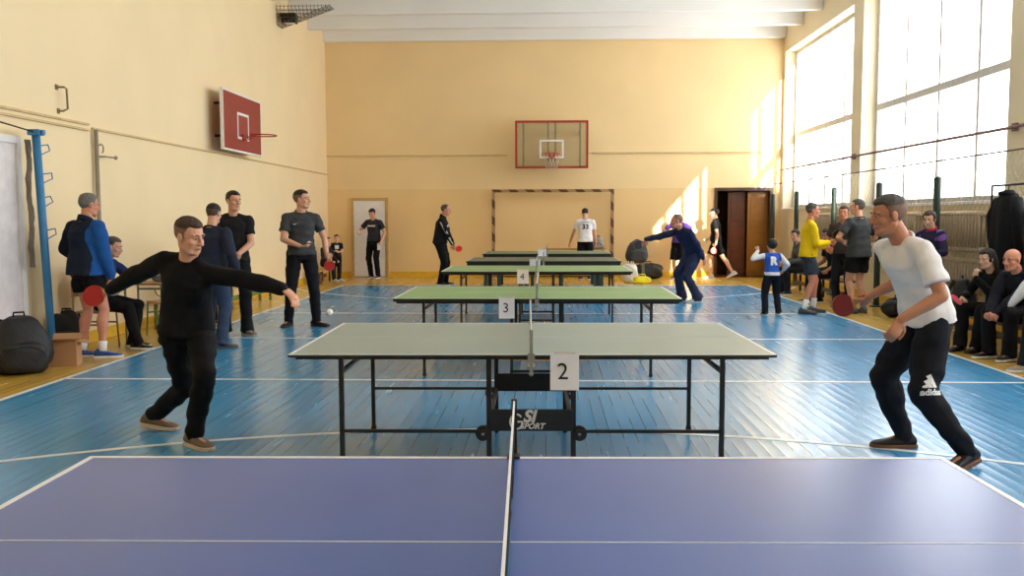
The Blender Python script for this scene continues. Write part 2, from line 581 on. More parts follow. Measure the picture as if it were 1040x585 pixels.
def tt_table(label, cx, y0, top, net_cord, kind, rz=0):
    """A table across the hall: long side facing the camera, net running away from it."""
    t = thing('table_tennis_table', label, 'table tennis table', (cx, y0 + TW / 2, 0), rz, 'table tennis tables in a row down the hall')
    hw, hl = TW / 2, TL / 2
    for s in (-1, 1):
        thick = .016 if kind == 'panel' else .03
        b = MB().box(min(s * .003, s * hl), max(s * .003, s * hl), -hw, hw, TH - .005, TH)
        o = b.build('tabletop', top, t, bevel=.0015)
        MB().box(min(s * .003, s * hl), max(s * .003, s * hl), -hw, hw, TH - thick, TH - .0052).build('edge_band', M_black, t)
        l = MB()
        z0, z1 = TH - .0005, TH + .0009
        xa, xb = sorted((s * .004, s * (hl - .0205)))
        l.box(xa, xb, -hw + .001, -hw + .013, z0, z1).box(xa, xb, hw - .021, hw - .001, z0, z1)
        ea, eb = sorted((s * (hl - .001), s * (hl - .02)))
        l.box(ea, eb, -hw + .001, hw - .001, z0, z1)
        l.box(xa, xb, -.002, .002, z0, z1)
        l.build('line', M_tline, t)
        # steel apron under the slab
        a = MB()
        xi, xo = sorted((s * .02, s * (hl - .012)))
        d = .030 if kind != 'deep' else .075
        inset = .12 if kind != 'deep' else .03
        for yy in (-hw + inset, hw - inset - .022):
            a.box(xi, xo, yy, yy + .022, TH - thick - d, TH - thick - .0005)
        for xx in (s * .03, s * (hl - .024)):
            a.box(xx - .011, xx + .011, -hw + inset + .022, hw - inset - .022, TH - thick - d, TH - thick - .0005)
        a.build('apron', M_black, t)
        # outer legs, joined by low rails to the middle frame
        zt = TH - .03
        if kind == 'deep':
            for yy in (-hw + .16, hw - .16):
                MB().box(s * (hl - .34) - .035, s * (hl - .34) + .035, yy - .035, yy + .035, .0, zt - .03).build('leg', mat('dull green legs', (52, 66, 52), rough=.6), t, bevel=.006)
                MB().box(s * .32 - .03, s * .32 + .03, yy - .03, yy + .03, .0, zt - .03).build('leg', mat('dull green legs', (52, 66, 52)), t, bevel=.006)
        else:
            for yy in (-hw + .1, hw - .12):
                lx = s * (hl - (.28 if yy < 0 else .235))
                MB().box(lx - .0135, lx + .0135, yy - .0135, yy + .0135, .012, zt).build('leg', M_black, t, bevel=.003)
                MB().box(lx - .017, lx + .017, yy - .017, yy + .017, 0, .03).build('foot_cap', M_rubberwheel, t, bevel=.003)
                ra, rb_ = sorted((s * .26, lx - s * .012))
                MB().box(ra, rb_, yy - .008, yy + .008, .292, .31).build('rail', M_black, t)
            lx = s * (hl - .275)
            MB().box(lx - .011, lx + .011, -hw + .115, hw - .135, zt - .1, zt - .08).build('rail', M_black, t)
    if kind != 'deep':
        for yy in (-hw + .13, hw - .2):
            for s in (-1, 1):
                MB().box(s * .243 - .015, s * .243 + .015, yy - .015, yy + .015, .0, TH - .03).build('leg', M_black, t, bevel=.003)
            if kind == 'panel':
                o = MB().box(-.24, .24, yy - .028, yy - .0155, .30, .428).build('panel', M_black, t, bevel=.006)
                if yy < 0:
                    w = mat('white print', (205, 205, 202), rough=.6)
                    M = face_cam(0, yy - .0287, 0)
                    place_text('lettering', 'SI', .098, w, o, face_cam(-.012, yy - .0284, .384), shear=.25, fat=.004)
                    place_text('lettering', 'SPORT', .046, w, o, face_cam(.005, yy - .0284, .329), shear=.3, fat=.0015)
                    ring = MB()
                    pts = [(-.085 + .036 * math.cos(a), yy - .029, 0.356 + .043 * math.sin(a)) for a in [math.radians(40 + 285 * i / 20) for i in range(21)]]
                    ring.tube(pts + [(-.052, yy - .029, .356), (-.078, yy - .029, .356)], .006, 6)
                    ring.build('lettering', w, o)
                for s in (-1, 1):
                    w = MB().lathe([(.012, -.02), (.04, -.018), (.044, -.012), (.044, .012), (.04, .018), (.012, .02)], 28,
                                   Matrix.Translation((s * .278, yy - .01, .285)) @ Matrix.Rotation(PI / 2, 4, 'X')).build('wheel', M_rubberwheel, t, smooth=False)
                    MB().tube([(s * .278, yy - .034, .285), (s * .278, yy + .02, .285), (s * .245, yy + .02, .285)], .01, 8).build('wheel_hub', M_steel, w)
            else:
                MB().box(-.243, .243, yy - .012, yy + .012, .03, .055).build('rail', M_black, t)
        MB().box(-.254, -.232, -hw + .145, hw - .215, .30, .322).box(.232, .254, -hw + .145, hw - .215, .30, .322).build('undercarriage_bar', M_black, t)
    # net: posts clamped to both long edges, cords, tape
    n0, n1, nz0, nz1 = -hw - .145, hw + .145, TH + .006, TH + .1525
    cords = MB()
    yy = n0 + .01
    while yy < n1:
        cords.box(-.001, .001, yy - .0011, yy + .0011, nz0, nz1 - .012)
        yy += .019
    for k in range(7):
        z = nz0 + k * .019
        cords.box(-.0012, .0012, n0, n1, z, z + .002)
    nt_ = cords.build('net', net_cord, t)
    MB().box(-.003, .003, n0, n1, nz1 - .014, nz1).build('net_tape', M_nettape, nt_)
    for s in (-1, 1):
        e = s * (hw + .15)
        p = MB().box(-.009, .009, e - .009, e + .009, TH - .075, nz1 + .006)
        p.box(-.02, .02, min(e, s * (hw - .04)), max(e, s * (hw - .04)), TH - .06, TH - .045)
        p.box(-.02, .02, s * hw - .014 - .014 * s, s * hw + .014 - .014 * s, TH + .001, TH + .008)
        p.box(-.02, .02, s * (hw + .008) - .006, s * (hw + .008) + .006, TH - .06, TH + .008)
        p.tube([(0, s * (hw - .03), TH - .045), (0, s * (hw - .03), TH - .11)], .006, 8)
        p.sphere((0, s * (hw - .03), TH - .115), .013, 10, 6)
        p.build('net_post', M_alu if net_cord is not M_netdark else M_black, t)
    return t


tt_table('blue table tennis table in the foreground, its net running away from the camera', -.088, 1.315, M_tblue, M_netdark, 'panel', .022)
tt_table('grey-green table tennis table with black wheeled frame just behind the blue table', -.1, 5.0, M_tgrey, M_netpale, 'panel', .02)
tt_table('green table tennis table with the number 3 sheet on its front edge', -.09, 8.50, M_tgreen, M_netpale, 'plain')
tt_table('green table tennis table with the number 4 sheet, third behind the blue one', -.14, 12.85, M_tgreen, M_netpale, 'plain')
tt_table('dark green table tennis table with thick legs just behind the number 4 table', -.05, 15.9, M_tdark, M_netpale, 'deep')
tt_table('farthest table tennis table, in front of the man in the white number 33 shirt', .01, 19.15, M_tdeep, M_netpale, 'deep')


def number_sheet(txt, x, y, z1, w, h, label):
    t = thing('paper_sign', label, 'paper sign', (x, y, 0), 0, 'number sheets on the tables')
    # a sheet hung over the table edge: slight curl towards the bottom
    vs, fs, n = [], [], 8
    for i in range(n + 1):
        q = i / n
        dy = -.012 * q * q
        for sx in (-1, 1):
            for th in (0, .0012):
                vs.append((sx * w / 2, dy + th, z1 - h * q))
    for i in range(n):
        k = 4 * i
        for p, q in ((0, 1), (1, 3), (3, 2), (2, 0)):
            fs.append((k + p, k + q, k + 4 + q, k + 4 + p))
    fs += [(0, 2, 3, 1), (4 * n, 4 * n + 1, 4 * n + 3, 4 * n + 2)]
    s = MB().add(vs, fs).build('sheet', M_paper, t)
    if txt:
        place_text('numeral', txt, h * .62, M_ink, s, face_cam(-w * .06, -.0065, z1 - h * .53))
    MB().box(-w / 2 + .02, w / 2 - .02, -.0012, .0, z1 - .012, z1 + .001).build('tape_strip', mat('clear tape', (214, 212, 204), rough=.3), s)
    return t

number_sheet('2', .102, 4.99, .778, .16, .214, 'white sheet with the number 2 on the grey-green table')
number_sheet('3', -.375, 8.492, .778, .148, .205, 'white sheet with the number 3 on a green table edge')
number_sheet('4', -.335, 12.842, .792, .165, .21, 'white sheet with the number 4 on a green table edge')
number_sheet('', -.2, 15.885, .80, .19, .155, 'small white sheet on the dark green table, beyond number 4')
number_sheet('', -.09, 19.0, .86, .17, .15, 'white sheet on the edge of the farthest table')

# ================================================================== back wall: goal and glass backboard
def stripe_mat():
    m, nt, b, new = nodes_of('striped goal paint')
    L = nt.links.new
    g = new('NewGeometry'); sx = new('SeparateXYZ'); L(g.outputs['Position'], sx.inputs[0])
    ad = new('Math', operation='ADD'); L(sx.outputs['X'], ad.inputs[0]); L(sx.outputs['Z'], ad.inputs[1])
    dv = new('Math', operation='MULTIPLY'); L(ad.outputs[0], dv.inputs[0]); dv.inputs[1].default_value = 1 / .42
    fr = new('Math', operation='FRACT'); L(dv.outputs[0], fr.inputs[0])
    gt = new('Math', operation='GREATER_THAN'); L(fr.outputs[0], gt.inputs[0]); gt.inputs[1].default_value = .5
    mx = new('Mix', data_type='RGBA'); L(gt.outputs[0], mx.inputs[0])
    mx.inputs[6].default_value = (*srgb((84, 52, 34)), 1); mx.inputs[7].default_value = (*srgb((172, 134, 96)), 1)
    L(mx.outputs[2], b.inputs['Base Color']); b.inputs['Roughness'].default_value = .5
    return m
M_stripe = stripe_mat()
g = thing('handball_goal', 'handball goal with brown and cream striped posts against the back wall', 'goal', (.16, 22.9, 0))
MB().box(-1.54, -1.46, -.04, .04, 0, 2.16).build('post', M_stripe, g, bevel=.004)
MB().box(1.46, 1.54, -.04, .04, 0, 2.16).build('post', M_stripe, g, bevel=.004)
MB().box(-1.54, 1.54, -.04, .04, 2.161, 2.235).build('crossbar', M_stripe, g, bevel=.004)
rf = MB()
for s in (-1, 1):
    rf.tube([(s * 1.5, .03, 2.18), (s * 1.5, .22, 2.1), (s * 1.5, .26, 1.2), (s * 1.5, .27, .02), (s * 1.5, .03, .02)], .012, 8)
rf.tube([(-1.5, .27, .02), (1.5, .27, .02)], .012, 8)
rf.build('rear_frame', M_dark, g)

M_red = mat('red enamel', (168, 44, 32), rough=.4)
bbd = thing('basketball_backboard', 'clear basketball backboard with a red frame high on the back wall', 'basketball hoop', (.13, 22.45, 2.735))
fw, fh = .9, 1.17
fr = MB().box(-fw, fw, -.025, .025, 0, .055).box(-fw, fw, -.025, .025, fh - .055, fh).box(-fw, -fw + .05, -.025, .025, .055, fh - .055).box(fw - .05, fw, -.025, .025, .055, fh - .055)
fr.build('frame', M_red, bbd)
def clear_mat():
    m, nt, b, new = nodes_of('clouded clear sheet')
    b.inputs['Base Color'].default_value = (*srgb((196, 180, 146)), 1); b.inputs['Roughness'].default_value = .25
    tr = new('BsdfTransparent'); tr.inputs[0].default_value = (.9, .88, .82, 1); mx = new('MixShader'); mx.inputs[0].default_value = .3
    nt.links.new(tr.outputs[0], mx.inputs[1]); nt.links.new(b.outputs[0], mx.inputs[2])
    nt.links.new(mx.outputs[0], nt.nodes['Material Output'].inputs[0])
    return m
MB().box(-fw + .05, fw - .05, -.006, .006, .055, fh - .055).build('sheet', clear_mat(), bbd)
sq = MB()
for a_ in ((-.3, .3, .25, .29), (-.3, .3, .66, .70), (-.3, -.255, .29, .66), (.255, .3, .29, .66)):
    sq.box(a_[0], a_[1], -.0085, -.0062, a_[2], a_[3])
sq.build('target_square', M_white, bbd)
sp = MB()
for x in (-.7, -.09, .09, .7):
    sp.box(x - .022, x + .022, .03, .07, .03, fh + .0)
    sp.box(x - .02, x + .02, .07, .74, .2, .24).box(x - .02, x + .02, .07, .74, .9, .94)
sp.build('bracket', mat('grey bracket paint', (112, 106, 96), rough=.5), bbd)
def hoop(par, M):
    r = MB()
    r.tube([M @ Vector((.225 * math.cos(a), -.15 - .225 + .225 * math.sin(a), .33)) for a in [2 * PI * i / 32 for i in range(32)]], .011, 8, closed=True)
    r.tube([M @ Vector((-.1, -.19, .325)), M @ Vector((-.06, -.03, .25))], .01, 6).tube([M @ Vector((.1, -.19, .325)), M @ Vector((.06, -.03, .25))], .01, 6)
    r.cbox((0, -.02, .29), (.16, .03, .12), M)
    o = r.build('rim', M_red, par, smooth=False)
    return o
h = hoop(bbd, Matrix.Identity(4))
nm = MB()
for i in range(12):
    for sgn in (1, -1):
        p = []
        for k in range(5):
            q = k / 4
            rr = .22 * (1 - q) + .13 * q + .02 * math.sin(q * PI) * -1
            a = 2 * PI * (i + sgn * q * 1.5) / 12
            p.append((rr * math.cos(a), -.375 + rr * math.sin(a), .325 - .4 * q))
        nm.tube(p, .004, 4)
nm.build('hoop_net', mat('net twine', (206, 190, 178), rough=.9), h)

# red backboard on the left wall
lb = thing('basketball_backboard', 'red basketball backboard with white square on the left wall', 'basketball hoop', (-5.4, 15.98, 2.71), PI / 2)
MB().box(-.98, .98, -.02, .02, 0, .96).build('board', mat('brick red board', (146, 48, 38), rough=.5, var=.06), lb)
fr = MB().box(-1.0, 1.0, -.024, .03, -.03, .0).box(-1.0, 1.0, -.024, .03, .96, .99).box(-1.0, -.981, -.024, .03, 0, .96).box(.981, 1.0, -.024, .03, 0, .96)
fr.build('frame', M_white, lb)
sq = MB()
for a_ in ((-.3, .3, .2, .245), (-.3, .3, .62, .665), (-.3, -.255, .245, .62), (.255, .3, .245, .62)):
    sq.box(a_[0], a_[1], -.0235, -.0205, a_[2], a_[3])
sq.build('target_square', M_white, lb)
hoop(lb, Matrix.Translation((0, -.01, -.05)))
for x_ in (-.68, .68):
    for z_ in (.22, .77):
        MB().cbox((x_, .13, z_), (.04, .218, .04)).build('bracket', M_dark, lb)

# ================================================================== left wall fittings
pb = thing('wall_bracket', 'small bent steel bracket high on the left wall', 'bracket', (XL, 10.39, 2.77))
MB().tube([(.0, -.06, .27), (.09, -.05, .27), (.09, 0, .255), (.09, .01, .03), (.06, -.03, .0), (0, -.04, .0)], .012, 8).build('bent_rod', mat('rusty bracket', (130, 108, 82), rough=.6), pb)
for y_, z_ in ((-.06, .27), (-.04, 0)):
    MB().cbox((.006, y_, z_), (.012, .05, .06)).build('plate', mat('rusty bracket', (130, 108, 82)), pb)
pp = thing('standpipe', 'thin grey pipe running down the left wall with a hook near its top', 'pipe', (XL + .05, 11.12, 0))
MB().tube([(0, 0, 0), (0, 0, 2.63)], .027, 10).build('pipe', M_grey, pp, smooth=True)
MB().tube([(.0, .02, 2.3), (.08, .05, 2.3), (.1, .28, 2.3)], .011, 8).sphere((.1, .29, 2.3), .025).build('hook', M_grey, pp)
MB().tube([(.03, .06 + .055 * math.cos(a), 2.40 + .055 * math.sin(a)) for a in [math.radians(-60 + 200 * i / 10) for i in range(11)]], .009, 8).build('ring', M_grey, pp)

M_bluep = mat('blue post paint', (58, 128, 178), rough=.45)
vp = thing('volleyball_post', 'blue volleyball post standing by the white door on the left', 'post', (-5.42, 9.6, 0))
MB().tube([(0, .02, .02), (0, -.13, 2.42)], .042, 14).build('pole', M_bluep, vp, smooth=True)
MB().cbox((0, .02, .01), (.2, .2, .02)).build('base_plate', M_bluep, vp)
MB().cbox((0, -.13, 2.44), (.12, .12, .06)).tube([(-.05, -.13, 2.44), (.09, -.13, 2.44)], .03, 10).build('pulley', M_bluep, vp)
for z, s in ((2.3, 1), (2.0, 1.2), (1.75, .8), (1.4, 1.1)):
    MB().tube([(.03, .02 - .062 * z, z), (.06 * s, .08 - .062 * z + .05 * s, z + .02), (.05, .12 - .062 * z + .06 * s, z - .04), (.03, .05 - .062 * z, z - .09)], .007, 6).build('tie_cord', M_bluep, vp)
rn = MB()
random.seed(3)
for k in range(26):
    a = random.uniform(0, 2 * PI); r = random.uniform(.005, .03)
    pts = []
    for i in range(14):
        z = 2.36 - 1.35 * i / 13
        pts.append((-.06 + r * math.cos(a + i * .9), -.19 + .02 * math.sin(i) + r * math.sin(a + i * .9), z))
    rn.tube(pts, .005, 4)
rn.build('rolled_net', mat('grey netting', (128, 118, 104), rough=.9, var=.3), vp)
MB().tube([(0, -.13, 2.44), (.0, -1.2, 2.52), (.0, -2.6, 2.6), (.0, -4.6, 2.66)], .009, 6).build('tension_cable', M_dark, vp)

# caged ceiling lamp at the top left
cl = thing('caged_floodlight', 'dark floodlight in a wire cage under the ceiling by the left wall', 'light fitting', (-5.5, 19.2, 5.62))
MB().box(-.1, .24, -.14, .14, .1, .2).cbox((.08, 0, .05), (.3, .22, .1)).build('lamp_housing', M_dark, cl, bevel=.02)
MB().cbox((.1, -.03, -.005), (.2, .14, .012)).build('lens', mat('dusty lens', (206, 200, 190), rough=.3), cl)
cg = MB()
A0 = [(-.13, -.2, .34), (-.13, -.2, -.06), (.98, -.2, .33)]
for k in range(15):
    q = k / 14
    x = -.13 + 1.11 * q
    zl = -.06 + .39 * q
    for yy in (-.2, .2):
        cg.tube([(x, yy, .345), (x, yy, zl)], .006, 4)
    cg.tube([(x, -.2, zl), (x, .2, zl)], .006, 4)
for k in range(8):
    yy = -.2 + .4 * k / 7
    cg.tube([(-.13, yy, -.06), (.98, yy, .33)], .005, 4)
for k in range(6):
    z = -.06 + .075 * k
    x1 = -.13 + 1.11 * min(1, (.075 * k) / .39) if k else -.13
    for yy in (-.2, .2):
        cg.tube([(x1, yy, z), (-.13, yy, z)], .005, 4)
cg.build('cage', mat('cage wire', (74, 64, 54), rough=.6), cl)

# ================================================================== window side: posts, net, radiators
M_pgreen = mat('dark green post paint', (40, 58, 48), rough=.5)
yposts = (13.21, 15.47, 17.86, 20.49, 22.6)
plab = ['green net post behind the woman in the purple jacket', 'green net post behind the right player with grey hair',
        'green net post between the yellow shirt and the dark grey shirt', 'green net post left of the man in the yellow shirt', 'green net post beside the dark corridor doorway']
for y, lb_ in zip(yposts, plab):
    p = thing('net_post', lb_, 'post', (5.6, y, 0), 0, 'green posts along the window wall')
    MB().tube([(0, 0, .02), (0, 0, 2.06)], [.05, .05], 12).build('pole', M_pgreen, p)
    MB().lathe([(.0, 0), (.11, 0), (.11, .018), (.055, .03), (.05, .05)], 16).build('base_plate', M_pgreen, p)
    MB().sphere((0, 0, 2.07), (.05, .05, .03), 12, 6).build('cap', M_pgreen, p)
sn = thing('safety_net', 'fine pale safety net strung in front of the windows', 'net', (5.72, 0, 0))
st = MB()
z0, z1, ya, yb = .55, 2.33, 10.4, 22.9
stp = .13
k = int((yb - ya + (z1 - z0)) / stp)
for i in range(k):
    y = ya - (z1 - z0) + i * stp
    for sg in (0, 1):
        p0, p1 = (y, z0), (y + (z1 - z0), z1)
        lo = max(0, (ya - y)); hi = min(z1 - z0, yb - y)
        if hi - lo < .02: continue
        a_ = Vector((0, y + lo, z0 + lo if not sg else z1 - lo)); b_ = Vector((0, y + hi, z0 + hi if not sg else z1 - hi))
        st.tube([a_, b_], .0022, 3)
net_o = st.build('mesh_cords', mat('pale net twine', (170, 164, 146), rough=.9), sn)
MB().tube([(0, 10.2, 2.335), (0, 16, 2.335), (0, 22.95, 2.345)], .011, 6).build('top_rope', mat('brown rope', (112, 84, 74), rough=.8), sn)
cb = thing('cable', 'brown cable stretched across the windows above the safety net', 'cable', (5.9, 0, 0))
MB().tube([(0, 11.3, 2.66), (0, 11.9, 2.65), (0, 17.2, 2.68), (0, 23.1, 2.70)], .022, 8).build('cable_run', mat('mauve cable', (140, 112, 108), rough=.7), cb)
for y_, z_ in ((11.75, 2.65), (17.75, 2.68)):
    MB().cbox((.022, y_, z_), (.04, .1, .1)).build('wall_clamp', mat('mauve cable', (140, 112, 108)), cb)

M_rad = mat('radiator paint', (184, 162, 132), rough=.5)
def radiator(y0, y1, z0, z1, label):
    t = thing('radiator', label, 'radiator', (5.81, y0, z0), 0, 'cast iron radiators under the windows')
    n = int((y1 - y0) / .09)
    h = z1 - z0
    for i in range(n):
        y = .045 + i * .09
        c = MB()
        for x in (-.055, .0, .055):
            c.tube([(x, y, .05), (x, y, h - .05)], .02, 8)
        c.sphere((0, y, h - .045), (.085, .04, .045), 10, 6).sphere((0, y, .045), (.085, .04, .045), 10, 6)
        c.build('rib', M_rad, t, smooth=True)
    MB().tube([(0, -.1, h - .05), (0, y1 - y0 + .12, h - .05)], .02, 8).tube([(0, -.1, .05), (0, y1 - y0 + .12, .05)], .02, 8).build('feed_pipe', M_rad, t)
    MB().box(.08, .11, .1, y1 - y0 - .1, h * .5, h * .5 + .03).build('wall_hook', M_rad, t)
radiator(12.2, 13.75, 1.03, 1.6, 'upper cream radiator right of the woman in purple')
radiator(12.0, 13.75, .40, .95, 'lower cream radiator behind the seated woman in black')
radiator(14.3, 16.0, 1.03, 1.6, 'cream radiator behind the grey-haired right player')
radiator(18.4, 20.0, 1.03, 1.6, 'cream radiator behind the man in the yellow shirt')

# ================================================================== seats
def bench(name, label, x, y0, y1, h, w, m, legm):
    t = thing(name, label, 'bench', (x, y0, 0))
    MB().box(-w / 2, w / 2, 0, y1 - y0, h - .035, h).build('seat', m, t, bevel=.006)
    k = 0
    n = max(2, int((y1 - y0) / 1.3) + 1)
    for i in range(n):
        yy = .15 + (y1 - y0 - .3) * i / (n - 1)
        MB().box(-w / 2 + .02, -w / 2 + .06, yy - .03, yy + .03, 0, h - .035).build('leg', legm, t, bevel=.004)
        MB().box(w / 2 - .06, w / 2 - .02, yy - .03, yy + .03, 0, h - .035).build('leg', legm, t, bevel=.004)
    MB().box(-.02, .02, .15, y1 - y0 - .15, h * .35, h * .35 + .07).build('stretcher', legm, t)
    return t
M_bwood = mat('ochre bench paint', (196, 160, 70), rough=.4, var=.15)
M_dwood = mat('dark bench wood', (112, 82, 54), rough=.5, var=.2)
bench('gym_bench', 'long low ochre bench along the left wall', -5.27, 12.0, 16.8, .40, .28, M_bwood, mat('green bench legs', (110, 128, 62), rough=.5))
bench('gym_bench', 'low bench in the far left corner under the seated child', -5.35, 20.6, 21.8, .32, .26, M_bwood, M_dwood)
bench('gym_bench', 'dark wooden bench along the window wall behind the yellow-shirted man', 5.15, 15.6, 19.0, .43, .3, M_dwood, M_dark)
bench('gym_bench', 'wooden bench under the seated woman and bald man at the right', 5.25, 8.3, 12.1, .34, .34, M_dwood, M_dark)

# brown chair and school desk at the left
M_chw = mat('brown plywood', (158, 116, 74), rough=.5, var=.15)
M_grn = mat('green tube', (96, 122, 52), rough=.45)
M_gtube = mat('grey green tube', (132, 132, 112), rough=.45)
def school_chair(label, x, y, rz, tube):
    t = thing('school_chair', label, 'chair', (x, y, 0), rz, 'plywood school chairs')
    MB().prism(rounded(.38, .38, .04), .435, .45).build('seat', M_chw, t)
    b = MB()
    vs, fs = [], []
    for i in range(9):
        q = i / 8 * 2 - 1
        for z in (.62, .82):
            for th in (0, .012):
                vs.append((q * .19, -.205 + .03 * q * q + th, z))
    for i in range(8):
        k = 4 * i
        for p, q in ((0, 1), (1, 3), (3, 2), (2, 0)): fs.append((k + p, k + q, k + 4 + q, k + 4 + p))
    fs += [(0, 2, 3, 1), (32, 33, 35, 34)]
    b.add(vs, fs).build('backrest', M_chw, t)
    for s in (-1, 1):
        MB().tube([(s * .17, .17, .435), (s * .18, .19, .0)], .012, 8).build('leg', tube, t)
        MB().tube([(s * .17, -.16, .8), (s * .17, -.17, .45), (s * .18, -.2, .0)], .012, 8).build('leg', tube, t)
    MB().tube([(-.172, .175, .3), (-.175, -.178, .3)], .01, 6).tube([(.172, .175, .3), (.175, -.178, .3)], .01, 6).build('stretcher', tube, t)
    return t
school_chair('brown plywood chair beside the man in the blue jacket', -5.29, 10.32, -PI / 2, M_chw)
school_chair('plywood chair with green tube legs behind the left player', -4.98, 11.6, PI * .8, M_grn)
dk = thing('school_desk', 'school desk with bare metal legs behind the left player', 'desk', (-4.82, 10.74, 0), 0)
MB().prism(rounded(.52, .44, .02), .735, .755).build('desktop', M_chw, dk)
for s in (-1, 1):
    MB().tube([(s * .22, -.17, .735), (s * .22, -.17, .015)], .014, 8).build('leg', M_gtube, dk)
    MB().tube([(s * .22, .17, .735), (s * .22, .17, .015)], .014, 8).build('leg', M_gtube, dk)
    MB().tube([(s * .22, -.2, .012), (s * .22, .2, .012)], .013, 8).build('foot_rail', M_gtube, dk)
MB().tube([(-.22, .17, .66), (.22, .17, .66)], .012, 8).build('crossbar', M_gtube, dk)
MB().tube([(.22 - .07 * math.cos(a), -.19, .69 - .09 * math.sin(a)) for a in [PI * i / 10 for i in range(11)]], .008, 6).build('hook', M_grn, dk)
wd = thing('school_desk', 'brown desk by the back wall in front of the man in the number 33 shirt', 'desk', (.72, 22.62, 0), 0)
MB().prism(rounded(1.5, .46, .02), .725, .75).build('desktop', M_chw, wd)
for sx in (-1, 1):
    for sy in (-1, 1):
        MB().tube([(sx * .68, sy * .18, .725), (sx * .68, sy * .18, 0)], .014, 8).build('leg', M_gtube, wd)
MB().tube([(-.68, .18, .4), (.68, .18, .4)], .012, 8).build('crossbar', M_gtube, wd)

# ================================================================== bags and boxes
M_bag = mat('black nylon', (20, 20, 24), rough=.6, bump=.5, bscale=16)
M_strap = mat('black webbing', (12, 12, 13), rough=.8)
def blob(name, m, par, sub, sc, seed, noise=.08, flat=True, sq=2.6, taper=0):
    """A soft stuffed form: superellipsoid with dents, flattened underneath."""
    rng = random.Random(seed)
    ph = [(rng.uniform(0, 6), rng.uniform(2, 5), rng.uniform(2, 5), rng.uniform(2, 5)) for _ in range(5)]
    n, mm = 36, 22
    def p(u, v):
        cu, su, cv, sv = math.cos(u), math.sin(u), math.cos(v), math.sin(v)
        e = 2 / sq
        f = lambda c: math.copysign(abs(c) ** e, c)
        x, y, z = f(cv) * f(cu), f(cv) * f(su), f(sv)
        d = 1 + noise * sum(math.sin(a + bx * x + by * y + bz * z) for a, bx, by, bz in ph) / 2
        x *= 1 - taper * max(-.3, z); y *= 1 - taper * max(-.3, z)
        return x * d * sc[0], y * d * sc[1], (z * d + 1) * sc[2] if not flat else max(0, (z * d + .96)) * sc[2]
    vs = [(0, 0, p(0, -PI / 2)[2])]
    for i in range(1, mm):
        for j in range(n):
            vs.append(p(2 * PI * j / n, -PI / 2 + PI * i / mm))
    vs.append((0, 0, p(0, PI / 2)[2]))
    fs = [(0, 1 + (j + 1) % n, 1 + j) for j in range(n)]
    for i in range(mm - 2):
        for j in range(n):
            a, b2 = 1 + i * n + j, 1 + i * n + (j + 1) % n
            fs.append((a, b2, b2 + n, a + n))
    l = len(vs) - 1
    fs += [(l, 1 + (mm - 2) * n + j, 1 + (mm - 2) * n + (j + 1) % n) for j in range(n)]
    return MB().add(vs, fs).build(name, m, par, smooth=True)


def backpack(label, x, y, z, rz, h, w, d, seed, m=None, tilt=0, group=None):
    m = m or M_bag
    t = thing('backpack', label, 'backpack', (x, y, z), rz, group)
    t.rotation_euler = (tilt, 0, rz)
    blob('main_body', m, t, 0, (w / 2, d / 2, h / 2), seed, .05, sq=3.6, taper=.3)
    fp = blob('front_pocket', m, t, 0, (w * .38, d * .25, h * .26), seed + 1, .05, sq=3.4)
    fp.location = (0, -d * .42, h * .05)
    zp = MB().tube([(w * .34 * math.cos(a), -d * .67, h * .3 + h * .2 * math.sin(a)) for a in [PI * i / 12 for i in range(13)]], .005, 5)
    zp.build('zip', M_strap, fp).location = (0, d * .42 - d * .005, -h * .05)
    MB().tube([(-.05, 0, h * .95), (-.045, 0, h * 1.04), (.045, 0, h * 1.04), (.05, 0, h * .95)], .011, 8).build('handle', M_strap, t)
    for s in (-1, 1):
        MB().tube([(s * w * .25, d * .42, h * .9), (s * w * .3, d * .62, h * .6), (s * w * .32, d * .58, h * .3), (s * w * .36, d * .42, h * .1)], .016, 6).build('shoulder_strap', M_strap, t)
    return t
backpack('large slumped black backpack at the left edge of the floor', -5.22, 8.68, 0, .7, .58, .52, .40, 4, tilt=0)
backpack('upright black backpack behind the small cardboard box', -5.385, 9.87, 0, .12, .5, .38, .22, 9)
backpack('black backpack on the bench behind the pink bat', 5.25, 11.55, .34, 1.2, .42, .36, .24, 12)
backpack('dark grey backpack on the chair beyond the right end of the tables', 2.15, 21.52, .455, .15, .52, .5, .24, 15, mat('charcoal nylon', (52, 50, 52), rough=.6, bump=.4, bscale=16))
backpack('small grey backpack on the desk beside the number 33 shirt', 1.28, 22.6, .75, 0, .30, .3, .2, 18, mat('grey nylon', (150, 146, 138), rough=.6, var=.4, scale=14, bump=.4))
school_chair('plywood chair under the dark grey backpack', 2.15, 21.74, PI, M_gtube)

cbx = thing('cardboard_box', 'small open cardboard box on the floor beside the black backpacks', 'box', (-5.03, 9.15, 0), .25)
M_card = mat('cardboard', (178, 132, 92), rough=.85, var=.06)
b = MB().box(-.14, .14, -.11, -.105, 0, .26).box(-.14, .14, .105, .11, 0, .26).box(-.14, -.135, -.105, .105, 0, .26).box(.135, .14, -.105, .105, 0, .26).box(-.135, .135, -.105, .105, 0, .005)
b.build('carton', M_card, cbx)
def flap(p):
    a, b_, c, d = [Vector(q) for q in p]
    n = (b_ - a).cross(d - a).normalized() * .004
    MB().add([a, b_, c, d, a + n, b_ + n, c + n, d + n], [(0, 1, 2, 3), (7, 6, 5, 4), (0, 4, 5, 1), (1, 5, 6, 2), (2, 6, 7, 3), (3, 7, 4, 0)]).build('flap', M_card, cbx)
flap([(-.14, -.108, .26), (.14, -.108, .26), (.15, -.2, .3), (-.13, -.2, .3)])
flap([(-.14, .108, .26), (.14, .108, .26), (.13, .2, .31), (-.15, .2, .31)])
flap([(.138, -.1, .26), (.138, .1, .26), (.25, .1, .24), (.25, -.1, .24)])

